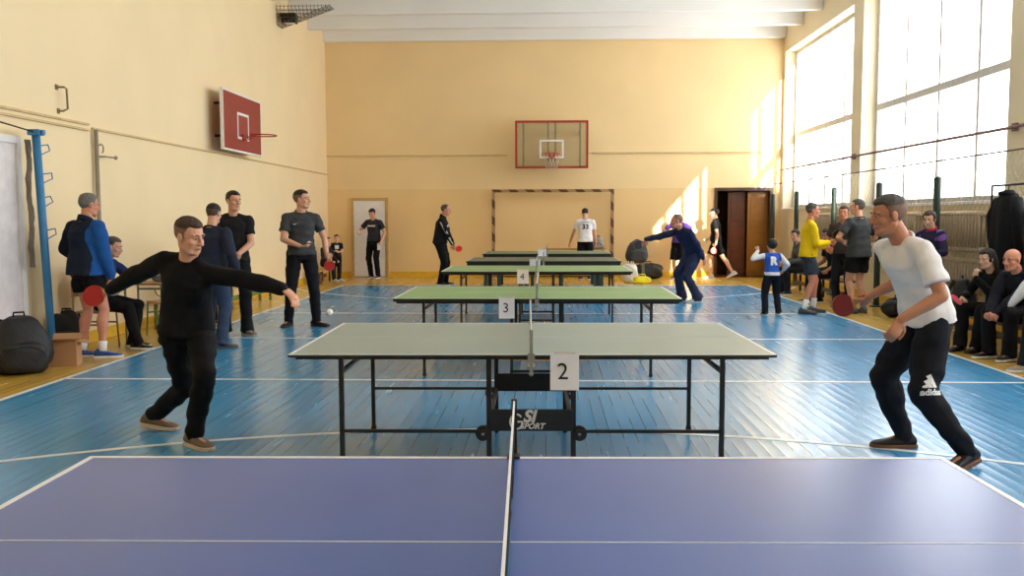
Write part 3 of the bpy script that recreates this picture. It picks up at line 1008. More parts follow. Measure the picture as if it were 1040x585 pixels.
db = thing('duffel_bag', 'black duffel bag on the floor by the back wall', 'bag', (2.45, 22.45, 0), .05)
blob('main_body', M_bag, db, 0, (.44, .22, .19), 21, .06)
MB().tube([(-.18, -.16, .3), (-.14, -.18, .43), (.1, -.18, .44), (.16, -.16, .3)], .014, 8).build('handle', M_strap, db)
MB().tube([(-.42, 0, .33), (-.2, 0, .39), (.2, 0, .39), (.42, 0, .33)], .006, 6).build('zip', mat('grey zip', (96, 96, 96), rough=.5), db)
wb = thing('plastic_bag', 'white plastic bag leaning on the chair below the dark grey backpack', 'bag', (1.95, 21.12, 0.0), 0)
blob('sack', mat('white plastic', (230, 228, 218), rough=.35, bump=.8, bscale=12), wb, 0, (.19, .12, .22), 25, .12)
MB().tube([(-.06, 0, .41), (-.07, 0, .49), (-.03, 0, .51), (-.02, 0, .41)], .012, 6).tube([(.04, 0, .41), (.03, 0, .5), (.08, 0, .49), (.08, 0, .41)], .012, 6).build('handle', mat('white plastic', (230, 228, 218)), wb)
yb_ = thing('yellow_bag', 'bright yellow bag on the floor below the backpack chair', 'bag', (2.2, 20.75, 0), 0)
blob('sack', mat('yellow nylon', (240, 226, 30), rough=.5, bump=.5), yb_, 0, (.2, .13, .09), 31, .1)
MB().tube([(-.08, 0, .155), (-.06, 0, .22), (.06, 0, .22), (.08, 0, .155)], .01, 6).build('handle', mat('yellow nylon', (240, 226, 30)), yb_)
sb = thing('shoe_bag', 'dark soft bag on the floor behind the right player', 'bag', (5.36, 13.9, 0), .4)
blob('sack', M_bag, sb, 0, (.25, .17, .14), 35, .1)
MB().tube([(-.08, 0, .25), (-.05, 0, .33), (.05, 0, .33), (.08, 0, .25)], .01, 6).build('handle', M_strap, sb)
wc = thing('white_cup', 'white cup standing on the school desk at the left', 'cup', (-4.99, 10.88, .755))
MB().lathe([(.0, 0), (.028, 0), (.038, .1), (.035, .1), (.026, .006), (0, .006)], 20).build('cup_body', M_white, wc)
MB().tube([(.036, 0, .08), (.06, 0, .075), (.06, 0, .035), (.031, 0, .03)], .005, 6).build('handle', M_white, wc)
pb2 = thing('pencil_case', 'grey pouch lying on the school desk at the left', 'pouch', (-4.7, 10.8, .755), .5)
blob('pouch_body', mat('grey felt', (122, 112, 108), rough=.9), pb2, 0, (.1, .06, .05), 41, .06)
MB().tube([(-.07, 0, .095), (0, 0, .101), (.07, 0, .095)], .004, 5).build('zip', M_strap, pb2)

# coats on a wall rack at the right edge
rk = thing('coat_rack', 'free standing metal coat rail behind the bench at the right edge', 'coat rack', (5.5, 10.5, 0))
MB().tube([(0, -.95, 1.9), (0, .9, 1.9)], .014, 8).build('rail', M_dark, rk)
for y_ in (-.95, .9):
    MB().tube([(0, y_, 1.9), (0, y_, .03)], .014, 8).build('upright', M_dark, rk)
    MB().tube([(-.06, y_, .015), (.2, y_, .015)], .014, 8).build('foot', M_dark, rk)
def hanging_coat(label, x, y, z, m, seed, w=.3, L=.95):
    t = thing('coat', label, 'coat', (x, y, z), PI / 2, 'coats on the rack')
    rng = random.Random(seed)
    prof = [(0, .07, .05), (-.06, .12, .08), (-.12, w * .75, .11), (-.25, w * .9, .13), (-.55, w * .95, .14), (-L, w, .15)]
    n = 40
    vs = []
    for z_, a, b_ in prof:
        for j in range(n):
            u = 2 * PI * j / n
            k = 1 + (.07 * math.sin(6 * u + seed) + .05 * math.sin(9 * u + 2 * seed)) * min(1, -z_ / .4)
            vs.append((a * k * math.cos(u), b_ * k * math.sin(u), z_))
    fs = [(i * n + j, i * n + (j + 1) % n, (i + 1) * n + (j + 1) % n, (i + 1) * n + j) for i in range(len(prof) - 1) for j in range(n)]
    fs += [tuple(range(n)), tuple(reversed([(len(prof) - 1) * n + j for j in range(n)]))]
    MB().add(vs, fs).build('coat_body', m, t, smooth=True)
    for s in (-1, 1):
        MB().tube([(s * w * .62, 0, -.12), (s * w * .95, .03, -.3), (s * w * 1.0, .02, -.55), (s * w * .98, -.02, -.78)], [.075, .075, .065, .06], 12).build('sleeve', m, t, smooth=True)
    MB().tube([(0, .0, -.02), (.0, .0, .04), (.0, -.02, .055)], .006, 6).build('hanging_loop', M_strap, t)
    MB().tube([(.1 * math.cos(a), .08 * math.sin(a), -.06 + .02 * math.sin(a)) for a in [2 * PI * i / 16 for i in range(16)]], .03, 8, closed=True).build('collar', m, t, smooth=True)
    return t
hanging_coat('black coat hanging on the rack above the bald man', 5.5, 11.0, 1.84, cloth('black coat', (22, 22, 25)), 2, .3)
hanging_coat('dark grey coat at the end of the rack, right edge', 5.5, 10.2, 1.84, cloth('charcoal coat', (40, 38, 40)), 5, .28)
wr = thing('wire_hanger', 'pale bent wire holder on the pier beside the near window', 'wire holder', (5.86, 11.05, 2.1))
MB().tube([(0, .25, .0), (0, .3, .3), (0, .1, .42), (0, -.1, .5), (-.05, -.2, .42), (-.04, 0, .3), (0, .22, .26)], .012, 6).build('bent_wire', mat('pale wire', (226, 220, 196), rough=.5), wr)
MB().cbox((.045, .1, .42), (.09, .06, .06)).build('plate', mat('pale wire', (226, 220, 196)), wr)
bl = thing('table_tennis_ball', "white table tennis ball in the air below the left player's hand", 'ball', (-1.40, 5.75, .92))
MB().sphere((0, 0, 0), .02, 24, 16).build('shell', mat('white ball', (240, 240, 238), rough=.4, var=.01), bl, smooth=True)
# ================================================================== people
def nrm(v):
    return v / (np.linalg.norm(v) + 1e-12)

def A3(*p):
    return np.array(p, float)

def rotz(a):
    c, s = math.cos(a), math.sin(a)
    return np.array([[c, -s, 0], [s, c, 0], [0, 0, 1.]])

def rotx(a):
    c, s = math.cos(a), math.sin(a)
    return np.array([[1., 0, 0], [0, c, -s], [0, s, c]])

def roty(a):
    c, s = math.cos(a), math.sin(a)
    return np.array([[c, 0, s], [0, 1., 0], [-s, 0, c]])


class Sculpt:
    """Overlapping closed volumes that are fused into one smooth skin."""
    def __init__(self): self.mb = MB()

    def cone(self, a, b, ra, rb, flat=None, n=14):
        """Capsule with two radii; flat = (direction, ratio) squashes its section."""
        a, b = np.asarray(a, float), np.asarray(b, float)
        t = b - a
        L = np.linalg.norm(t)
        t = t / L if L > 1e-9 else A3(0, 0, 1)
        u = nrm(np.cross(t, A3(1, 0, 0) if abs(t[0]) < .8 else A3(0, 1, 0)))
        w = np.cross(t, u)
        rings = []
        for k in (80, 55, 25): rings.append((a - t * ra * math.sin(math.radians(k)), ra * math.cos(math.radians(k))))
        rings.append((a, ra)); rings.append((b, rb))
        for k in (25, 55, 80): rings.append((b + t * rb * math.sin(math.radians(k)), rb * math.cos(math.radians(k))))
        vs = []
        for c, r in rings:
            for j in range(n):
                an = 2 * PI * j / n
                o = (u * math.cos(an) + w * math.sin(an)) * r
                p = c + o
                if flat is not None:
                    d = p - (a + t * np.dot(p - a, t))
                    fv = np.asarray(flat[0]); fv = nrm(fv - t * np.dot(fv, t))
                    p = p - fv * np.dot(d, fv) * (1 - flat[1])
                vs.append(p)
        k = len(rings)
        fs = [(i * n + j, i * n + (j + 1) % n, (i + 1) * n + (j + 1) % n, (i + 1) * n + j) for i in range(k - 1) for j in range(n)]
        fs += [tuple(reversed(range(n))), tuple((k - 1) * n + j for j in range(n))]
        self.mb.add(vs, fs)

    def chain(self, pts, rad, flat=None):
        for i in range(len(pts) - 1): self.cone(pts[i], pts[i + 1], rad[i], rad[i + 1], flat)

    def loft(self, rings, n=24, e=2.3):
        """rings: (centre, x vector, y vector) with the vectors already scaled to the half widths."""
        vs = []
        for c, u, w in rings:
            for j in range(n):
                a = 2 * PI * j / n
                ca, sa = math.cos(a), math.sin(a)
                vs.append(c + u * math.copysign(abs(ca) ** (2 / e), ca) + w * math.copysign(abs(sa) ** (2 / e), sa))
        k = len(rings)
        fs = [(i * n + j, i * n + (j + 1) % n, (i + 1) * n + (j + 1) % n, (i + 1) * n + j) for i in range(k - 1) for j in range(n)]
        fs += [tuple(reversed(range(n))), tuple((k - 1) * n + j for j in range(n))]
        self.mb.add(vs, fs)

    def ball(self, c, r, R=None):
        self.mb.sphere(c, r, 16, 12, Matrix(R.tolist()) if R is not None else None)

    def fuse(self, name, m, parent, voxel=.008, smooth=2, fold=0, seed=0):
        me = self.mb.mesh(name)
        o = bpy.data.objects.new(name, me)
        COL.objects.link(o)
        md = o.modifiers.new('fuse', 'REMESH'); md.mode = 'VOXEL'; md.voxel_size = voxel
        dg = bpy.context.evaluated_depsgraph_get()
        m2 = bpy.data.meshes.new_from_object(o.evaluated_get(dg))
        o.modifiers.clear()
        o.data = m2
        bpy.data.meshes.remove(me)
        m2.name = name
        n = len(m2.vertices)
        co = np.empty(n * 3); m2.vertices.foreach_get('co', co); co = co.reshape(-1, 3)
        ed = np.empty(len(m2.edges) * 2, int); m2.edges.foreach_get('vertices', ed); ed = ed.reshape(-1, 2)
        i0 = np.concatenate([ed[:, 0], ed[:, 1]]); i1 = np.concatenate([ed[:, 1], ed[:, 0]])
        deg = np.maximum(np.bincount(i0, minlength=n), 1)
        def lap(q, k):
            for _ in range(k):
                av = np.stack([np.bincount(i0, weights=q[i1, c], minlength=n) for c in range(3)], 1) / deg[:, None]
                q = q + .55 * (av - q)
            return q
        co = lap(co, smooth)
        if fold:
            m2.vertices.foreach_set('co', co.ravel()); m2.update()
            nv = np.empty(n * 3); m2.vertex_normals.foreach_get('vector', nv); nv = nv.reshape(-1, 3)
            rng = np.random.RandomState(seed)
            d = np.zeros(n)
            for k in range(9):
                w = rng.normal(size=3); w = nrm(w) * rng.uniform(18, 52); w[2] *= 1.5
                p2 = rng.normal(size=3) * 9
                d += np.sin(co @ w + rng.uniform(0, 6) + 1.2 * np.sin(co @ p2)) / 9 ** .5
            d = np.sign(d) * np.abs(d) ** .8
            co = co + nv * (fold * d)[:, None]
        m2.vertices.foreach_set('co', co.ravel())
        m2.polygons.foreach_set('use_smooth', [True] * len(m2.polygons))
        m2.materials.clear(); m2.materials.append(m)
        m2.update()
        o.parent = parent
        return o


def ik(root, target, l1, l2, pole):
    root, target = np.asarray(root, float), np.asarray(target, float)
    d = target - root
    L = np.linalg.norm(d)
    mx = (l1 + l2) * .998
    if L > mx:
        target = root + d / L * mx; d = target - root; L = mx
    t = d / L
    a = (l1 * l1 - l2 * l2 + L * L) / (2 * L)
    h = math.sqrt(max(0, l1 * l1 - a * a))
    p = np.asarray(pole, float); p = nrm(p - t * np.dot(p, t))
    return root + t * a + p * h, target


SKINS = {}
def skin(tone):
    c = {'fair': (214, 160, 132), 'pale': (226, 178, 150), 'tan': (186, 128, 98), 'ruddy': (206, 140, 114)}[tone]
    return mat('skin ' + tone, c, rough=.55, spec=.35, var=.07, scale=14)


HAIRS = {'brown': (62, 42, 30), 'dark': (34, 26, 22), 'grey': (112, 106, 100), 'salt': (74, 68, 64), 'lightbrown': (96, 68, 48), 'shaved': (120, 92, 76), 'white': (238, 232, 226)}


def hair_mat(c):
    return mat('hair ' + c, HAIRS[c], rough=.75, var=.25, scale=60, bump=.4, bscale=120)


def shoe(parent, ankle, yaw, pitch, m, sole_m, s=1., laces=None, high=.018, roll=0):
    """A laced shoe; the ankle joint stands .085 above the sole."""
    R = rotz(yaw) @ rotx(pitch)
    sec = [(-.085, .022, .030, .052), (-.078, .036, .022, .072), (-.05, .041, .018, .088 + high), (-.01, .042, .018, .090 + high), (.03, .043, .018, .080), (.07, .046, .016, .064),
           (.11, .049, .016, .054), (.15, .046, .016, .046), (.18, .036, .016, .038), (.197, .018, .018, .030)]
    sc = Sculpt()
    rings = []
    for y, w, z0, z1 in sec:
        w *= s; 
        rings.append((np.asarray(ankle) + R @ A3(0, y * s, ((z0 + z1) / 2 - .085) * s), R @ A3(w, 0, 0), R @ A3(0, 0, (z1 - z0) / 2 * s)))
    sc.loft(rings, 20, 2.5)
    o = sc.fuse('shoe', m, parent, .006, 2)
    out = [(.043, -.03), (.047, .05), (.053, .10), (.047, .16), (.03, .196), (0, .206), (-.03, .196), (-.047, .16), (-.053, .10), (-.046, .05), (-.043, -.03), (-.038, -.075), (-.015, -.093), (.015, -.093), (.038, -.075)]
    M = Matrix.Translation(Vector(ankle)) @ Matrix(R.tolist()).to_4x4()
    MB().prism([(x * s, y * s) for x, y in reversed(out)], -.086 * s, -.060 * s, M).build('sole', sole_m, o, bevel=.005)
    if laces:
        lc = MB()
        for k in range(5):
            y = .035 + .017 * k
            zt = .081 - .012 * k - .004
            lc.tube([M @ Vector((-.026 * s, y * s, (zt - .085 - .004) * s)), M @ Vector((0, (y + .004) * s, (zt - .085 + .006) * s)), M @ Vector((.026 * s, y * s, (zt - .085 - .004) * s))], .0032, 5)
        lc.build('laces', laces, o)
    return o


def person(label, loc, face, h=1.78, tone='fair', group=None, cat='person', build=1.0,
           pel=None, pel_yaw=0, pel_lean=0, lean=3, side=0, chest_yaw=0, hyaw=0, hpitch=0, hroll=0, headscale=1.,
           hr=None, hl=None, pole_r=None, pole_l=None, fr=None, fl=None, knee_r=None, knee_l=None,
           toe_r=-8, toe_l=8, tip_r=0, tip_l=0, curl_r=.45, curl_l=.45, pdir_r=None, pdir_l=None, pn_r=None, pn_l=None,
           hair='brown', hairstyle='short', top=None, bottom=None, shoes=None, fine=.007, face_on=True, world=False, neck=0, hood=False, seed=1, grip_r=None, grip_l=None):
    """Build a clothed figure.

    Local frame: +Y is the way the person faces, +X the person's right.  Hands (wrists), ankles and the pelvis are
    given in that frame in metres; elbows and knees follow.  top / bottom / shoes are dicts of colour and cut.
    """
    s = h / 1.78
    t = thing('person', label, cat, loc, math.radians(face), group)
    rad = math.radians
    P = np.asarray(pel if pel is not None else (0, 0, .945 * s), float)
    Rp = rotz(rad(pel_yaw)) @ rotx(rad(-pel_lean))
    Rc = rotz(rad(chest_yaw)) @ rotx(rad(-lean)) @ roty(rad(side))
    Rm = rotz(rad((chest_yaw + pel_yaw) / 2)) @ rotx(rad(-(lean + pel_lean) / 2)) @ roty(rad(side / 2))
    waist = P + Rm @ A3(0, 0, .15 * s)
    def ch(x, y, z): return waist + Rc @ (A3(x, y, z - .15) * s)
    nb = ch(0, -.005, .515)
    shr, shl = ch(.176 * build, 0, .430), ch(-.176 * build, 0, .430)
    hipr, hipl = P + Rp @ (A3(.088, 0, -.025) * s), P + Rp @ (A3(-.088, 0, -.025) * s)
    Rh = rotz(rad(hyaw)) @ rotx(rad(-hpitch)) @ roty(rad(hroll))
    Rn = Rc @ A3(0, .25, 1)
    skull = nb + nrm(Rn) * .072 * s + (Rh @ A3(0, .018, .075)) * s
    # limbs
    def default(v, d): return np.asarray(v if v is not None else d, float)
    ar = default(fr, (.10 * s, 0, .085 * s)); al = default(fl, (-.10 * s, 0, .085 * s))
    kr, ar = ik(hipr, ar, .435 * s, .42 * s, knee_r if knee_r is not None else Rp @ A3(.12, 1, 0))
    kl, al = ik(hipl, al, .435 * s, .42 * s, knee_l if knee_l is not None else Rp @ A3(-.12, 1, 0))
    wr = default(hr, ch(.27, .06, -.06)); wl = default(hl, ch(-.27, .06, -.06))
    er, wr = ik(shr, wr, .285 * s, .255 * s, pole_r if pole_r is not None else Rc @ A3(.5, -1, -.3))
    el, wl = ik(shl, wl, .285 * s, .255 * s, pole_l if pole_l is not None else Rc @ A3(-.5, -1, -.3))

    # ---------------- body: one continuous skin
    B = Sculpt()
    bz = build
    tors = [(P + Rp @ (A3(0, 0, -.09) * s), Rp, .12, .10), (P + Rp @ (A3(0, 0, 0) * s), Rp, .145, .105), (waist, Rm, .125, .088),
            (ch(0, 0, .27), Rc, .135, .095), (ch(0, 0, .38), Rc, .135, .09), (ch(0, -.005, .45), Rc, .085, .055), (ch(0, -.005, .49), Rc, .05, .042)]
    B.loft([(c, R @ A3(rx * s * bz, 0, 0), R @ A3(0, ry * s * bz, 0)) for c, R, rx, ry in tors])
    B.chain([ch(0, -.01, .47), nb + (skull - nb) * .45, skull + Rh @ (A3(0, -.02, -.05) * s)], [.062 * s, .056 * s, .054 * s])
    for sh, e_, w_, sg in ((shr, er, wr, 1), (shl, el, wl, -1)):
        B.cone(ch(sg * .04, -.005, .45), sh, .038 * s, .044 * s)
        mid = sh + (e_ - sh) * .45
        B.chain([sh, mid, e_], [.047 * s * bz, .047 * s * bz, .038 * s])
        m2_ = e_ + (w_ - e_) * .3
        B.chain([e_, m2_, w_], [.038 * s, .040 * s, .027 * s])
    for hp, k_, a_, sg in ((hipr, kr, ar, 1), (hipl, kl, al, -1)):
        B.chain([hp, hp + (k_ - hp) * .4, k_], [.082 * s * bz, .07 * s * bz, .052 * s * (1.0 if (bottom or {}).get('cut') == 'shorts' else .8)])
        back = nrm(np.cross(Rp @ A3(1, 0, 0), a_ - k_)) 
        if np.dot(back, Rp @ A3(0, 1, 0)) > 0: back = -back
        cs = 1.0 if (bottom or {}).get('cut') == 'shorts' else .78
        B.chain([k_, k_ + (a_ - k_) * .3 + back * .018 * s * (cs if cs == 1 else .3), k_ + (a_ - k_) * .62 + back * .006 * s, a_], [.051 * s * cs, .055 * s * bz * cs, .042 * s * cs, .034 * s])
    for a_, yaw, tip in ((ar, toe_r, tip_r), (al, toe_l, tip_l)):
        R = rotz(rad(yaw)) @ rotx(rad(tip))
        B.chain([a_ + R @ (A3(0, -.035, -.045) * s), a_ + R @ (A3(0, .06, -.045) * s), a_ + R @ (A3(0, .15, -.058) * s)], [.03 * s, .03 * s, .018 * s])
    # head
    hs = s * headscale
    def hd(x, y, z): return skull + Rh @ (A3(x, y, z) * hs)
    B.ball(hd(0, -.012, .031), [.076 * hs, .097 * hs, .084 * hs], Rh)
    B.ball(hd(0, .012, -.035), [.063 * hs, .076 * hs, .085 * hs], Rh)
    B.chain([hd(.0, .062, -.092), hd(0, .05, -.075)], [.027 * hs, .034 * hs])
    for sg in (-1, 1):
        B.chain([hd(sg * .045, -.008, -.055), hd(sg * .030, .05, -.086)], [.022 * hs, .022 * hs])
        B.ball(hd(sg * .040, .055, -.022), [.024 * hs, .024 * hs, .022 * hs], Rh)
        B.ball(hd(sg * .030, .074, .026), [.026 * hs, .014 * hs, .010 * hs], Rh)
        B.ball(hd(sg * .078, -.008, -.005), [.010 * hs, .022 * hs, .034 * hs], Rh @ rotz(sg * -.3))
    B.chain([hd(0, .084, .022), hd(0, .100, -.012), hd(0, .106, -.026)], [.010 * hs, .012 * hs, .0155 * hs])
    for sg in (-1, 1): B.ball(hd(sg * .012, .095, -.030), [.010 * hs, .011 * hs, .009 * hs], Rh)
    B.ball(hd(0, .083, -.055), [.024 * hs, .012 * hs, .0075 * hs], Rh)
    B.ball(hd(0, .081, -.068), [.021 * hs, .012 * hs, .0075 * hs], Rh)
    # hands
    hands = {}
    for key, e_, w_, sg, curl, pd, pn in (('r', er, wr, 1, curl_r, pdir_r, pn_r), ('l', el, wl, -1, curl_l, pdir_l, pn_l)):
        d = nrm(np.asarray(pd, float)) if pd is not None else nrm(w_ - e_)
        # palm normal: by default the palm faces the thigh
        n0 = np.asarray(pn, float) if pn is not None else Rc @ A3(-sg, 0, 0)
        gp = grip_r if key == 'r' else grip_l
        if gp is not None:                             # the bat's axis runs out on the thumb side of a closed fist
            a_ = nrm(rotz(-math.radians(face)) @ np.asarray(gp, float))
            d_ = d - a_ * np.dot(d, a_)
            if np.linalg.norm(d_) < .35: d_ = d_ + Rc @ A3(0, .3, -.6); d_ = d_ - a_ * np.dot(d_, a_)
            d = nrm(d_); n0 = np.cross(d, a_ * sg); curl = 1.15
        n0 = n0 - d * np.dot(n0, d)
        if np.linalg.norm(n0) < 1e-3: n0 = np.cross(d, A3(0, 0, 1))
        n0 = nrm(n0)
        across = nrm(np.cross(n0, d)) * sg           # towards the thumb
        q = s * .97
        kn = w_ + d * .088 * q
        B.cone(w_ + d * .012 * q, kn - d * .008 * q + across * .004 * q, .030 * q, .040 * q, (n0, .42))
        for k, (off, ln) in enumerate(((.030, .92), (.0105, 1.0), (-.009, .94), (-.027, .76))):
            p = kn + across * off * q
            dir_ = nrm(d + across * off * 2.2)
            ang = 0
            pts = [p - dir_ * .01 * q]
            for seg, l_ in enumerate((.042, .027, .022)):
                ang += curl * (1.0 if seg == 0 else .95) + .03 * k * curl
                dd = dir_ * math.cos(ang) + n0 * math.sin(ang)
                pts.append(pts[-1] + dd * l_ * ln * q)
            B.chain(pts, [.0098 * q, .0092 * q, .0084 * q, .0075 * q])
        tb = w_ + d * .03 * q + across * .028 * q
        tc_ = min(1.2, curl)
        t1 = tb + (d * .55 + across * .75 + n0 * (.25 + .3 * tc_)) * .038 * q
        t2 = t1 + (d * .85 + across * (.35 - .3 * tc_) + n0 * (.2 + .45 * tc_)) * .032 * q
        t3 = t2 + (d * .95 - across * .25 * tc_ + n0 * .4 * tc_) * .024 * q
        B.chain([tb, t1, t2, t3], [.017 * q, .0125 * q, .0108 * q, .009 * q])
        hands[key] = dict(w=w_, d=d, n=n0, a=across, grip=kn + n0 * .026 * q - d * .0 * q)
    body = B.fuse('body', skin(tone), t, fine, 2 if fine > .006 else 5)

    # ---------------- hair
    if hairstyle != 'bald':
        hm = hair_mat(hair)
        n, mm = 56, 40
        vs = []
        thick = {'short': .008, 'crew': .006, 'fade': .009, 'bun': .012, 'long': .014, 'cap': .012, 'receding': .005, 'mop': .016}[hairstyle]
        for i in range(mm + 1):
            v = PI * i / mm
            for j in range(n):
                u = 2 * PI * j / n
                dx, dy, dz = math.sin(v) * math.cos(u), math.sin(v) * math.sin(u), math.cos(v)
                x, y, z = dx * .076, dy * .097 - .012, dz * .084 + .031
                fr_ = max(0, dy)
                # hairline height by direction: forehead, temple, sideburn, nape
                if hairstyle == 'cap': line = .045 if dy > 0 else .01 - .03 * (-dy)
                else:
                    ft = (.070 if hairstyle != 'receding' else .095) + .012 * abs(dx) ** 2
                    q = min(1, max(0, (dy - .28) / .26)); q = q * q * (3 - 2 * q)
                    sd = -.012 if dy > -.12 else -.012 - .062 * min(1, (-dy - .12) / .5)
                    if hairstyle in ('long', 'bun'): sd = -.06
                    line = sd + (ft - sd) * q
                k = min(1, max(0, (z - line) / .012 + .5))
                up = min(1, max(0, (z - .0) / .085))
                tk = thick if hairstyle in ('cap', 'long', 'bun', 'mop') else .0025 + thick * 1.35 * up * up
                if hairstyle == 'receding': tk = .0025 + .003 * up
                off = tk * k - .016 * (1 - k)
                wob = .0015 * math.sin(9 * u + 5 * v + seed) * k
                rr = 1 + (off + wob) / .085
                vs.append(hd(dx * .076 * rr, dy * .097 * rr - .012, dz * .084 * rr + .031))
        fs = [(i * n + j, (i + 1) * n + j, (i + 1) * n + (j + 1) % n, i * n + (j + 1) % n) for i in range(mm) for j in range(n)]
        hmb = MB().add(vs, fs)
        if hairstyle == 'long':
            for sg in (-1, 1):
                for q in range(4):
                    x0 = sg * (.03 + .018 * q)
                    y0 = -.095 + .022 * q
                    hmb.tube([hd(x0, y0, .03), hd(x0 * 1.1, y0 - .012, -.06), hd(x0 * 1.15, y0 - .005, -.14), hd(x0 * 1.0, y0 + .01, -.2)], [.026 * hs, .028 * hs, .024 * hs, .010 * hs], 10)
        if hairstyle == 'bun':
            hmb.sphere(hd(0, -.125, .0), (.035 * hs, .032 * hs, .035 * hs), 14, 10)
        if hairstyle == 'cap':
            pass
        ho = hmb.build('hair' if hairstyle != 'cap' else 'cap', hm, t, smooth=True)
        if hairstyle in ('fade', 'crew'):              # clipped sides let the skin through
            hc, kc_ = HAIRS[hair], {'fair': (214, 160, 132), 'pale': (226, 178, 150), 'tan': (186, 128, 98), 'ruddy': (206, 140, 114)}[tone]
            w_ = .55 if hairstyle == 'fade' else .75
            ho.data.materials.append(mat('clipped ' + hair + tone + hairstyle, tuple(a_ * w_ + b_ * (1 - w_) for a_, b_ in zip(hc, kc_)), rough=.75, var=.25, scale=70))
            for p in ho.data.polygons:
                lc = Rh.T @ (np.array(p.center) - skull) / hs
                if lc[2] < (.060 if hairstyle == 'fade' else .035): p.material_index = 1
        if hairstyle == 'cap':
            pk = [hd(-.06, .075, .062), hd(-.05, .125, .052), hd(0, .15, .05), hd(.05, .125, .052), hd(.06, .075, .062)]
            up_ = Rh @ A3(0, 0, .006 * hs)
            MB().add([*pk, *[p + up_ for p in pk]], [(4, 3, 2, 1, 0), (5, 6, 7, 8, 9), (0, 1, 6, 5), (1, 2, 7, 6), (2, 3, 8, 7), (3, 4, 9, 8), (4, 0, 5, 9)]).build('peak', hm, ho)
    # ---------------- eyes, brows, lips
    if face_on:
        M_ew, M_ei = mat('eye white', (186, 174, 166), rough=.3, var=.02), mat('iris', (46, 32, 26), rough=.2, var=.02)
        M_br = hair_mat(hair if hair not in ('shaved', 'white') else 'brown')
        for sg in (-1, 1):
            e = MB().sphere(hd(sg * .030, .0745, .004), (.0125 * hs, .0095 * hs, .0058 * hs), 12, 8, Matrix(Rh.tolist())).build('eye', M_ew, t, smooth=True)
            MB().sphere(hd(sg * .030, .0808, .004), (.0068 * hs, .0040 * hs, .0058 * hs), 10, 6, Matrix(Rh.tolist())).build('iris', M_ei, e, smooth=True)
            MB().tube([hd(sg * .013, .0885, .026), hd(sg * .03, .0885, .032), hd(sg * .048, .074, .027)], [.0035 * hs, .0042 * hs, .0025 * hs], 6).build('eyebrow', M_br, t, smooth=True)
        MB().tube([hd(-.022, .085, -.0615), hd(-.009, .0955, -.059), hd(0, .097, -.0605), hd(.009, .0955, -.059), hd(.022, .085, -.0615)], [.002 * hs, .0048 * hs, .0045 * hs, .0048 * hs, .002 * hs], 6).build('lips', mat('lips ' + tone, {'fair': (176, 104, 92), 'pale': (184, 110, 100), 'tan': (148, 88, 76), 'ruddy': (170, 96, 88)}[tone], rough=.5), t, smooth=True)

    # ---------------- clothes
    vox = max(.008, fine * 1.25)
    parts = {}
    if bottom:
        g = Sculpt()
        lo = bottom.get('loose', 1.0)
        rp = [(P + Rp @ (A3(0, 0, -.10) * s), Rp, .145, .112), (P + Rp @ (A3(0, -.008, -.03) * s), Rp, .168, .128), (P + Rp @ (A3(0, 0, .06) * s), Rp, .150, .110), (P + Rp @ (A3(0, 0, .115) * s), Rm, .138, .098)]
        g.loft([(c, R @ A3(rx * s * bz, 0, 0), R @ A3(0, ry * s * bz, 0)) for c, R, rx, ry in rp])
        short = bottom.get('cut') == 'shorts'
        for hp, k_, a_ in ((hipr, kr, ar), (hipl, kl, al)):
            if short:
                q = bottom.get('len', .72)
                e_ = hp + (k_ - hp) * q
                dv = nrm(k_ - hp)
                m_ = hp + (k_ - hp) * q * .5
                u = nrm(np.cross(dv, Rp @ A3(0, 1, 0))); w = np.cross(u, dv)
                g.cone(hp, m_, .098 * s * bz, .098 * s * bz * lo)
                g.loft([(hp + dv * .03, u * .09 * s, w * .095 * s), (m_, u * .10 * s * lo * bz, w * .102 * s * lo * bz), (e_, u * .105 * s * lo * bz, w * .112 * s * lo * bz)], 20, 2.0)
            else:
                cuff = bottom.get('cuff', .062)
                kk = k_ + nrm(k_ - (hp + a_) / 2) * .006 if np.linalg.norm(k_ - (hp + a_) / 2) > .02 else k_
                g.chain([hp, hp + (kk - hp) * .45, kk], [.102 * s * bz, .092 * s * lo * bz, .073 * s * lo])
                av = nrm(a_ - k_)
                g.chain([kk, k_ + (a_ - k_) * .4, a_ - av * .0 * s], [.073 * s * lo, .068 * s * lo, cuff * s])
                if cuff > .066:
                    u = nrm(np.cross(av, A3(1, 0, 0))); w = np.cross(u, av)
                    g.loft([(a_ - av * .1 * s, u * cuff * s, w * cuff * s), (a_ + av * .035 * s, u * cuff * 1.12 * s, w * cuff * 1.2 * s)], 18, 2)
        parts['bottom'] = g.fuse('shorts' if short else 'trousers', cloth(bottom['name'], bottom['col']), t, vox, 2, bottom.get('fold', .004) * s, seed)
    if top:
        g = Sculpt()
        lo = top.get('loose', 1.0) * bz
        hem = top.get('hem', -.02)
        hw_ = top.get('hemw', 1.0)
        rt = [(P + Rp @ (A3(0, 0, hem) * s), Rp, .186 * hw_, .148 * hw_), (P + Rm @ (A3(0, 0, .06) * s), Rm, .174, .133), (waist + Rm @ (A3(0, 0, .03) * s), Rm, .158, .116), (ch(0, .0, .28), Rc, .166, .122),
              (ch(0, .003, .37), Rc, .172, .122), (ch(0, 0, .44), Rc, .142, .088), (ch(0, -.008, .483), Rc, .088, .068)]
        g.loft([(c, R @ A3(rx * s * lo, 0, 0), R @ A3(0, ry * s * lo, 0)) for c, R, rx, ry in rt])
        sl = top.get('sleeve', 'short')
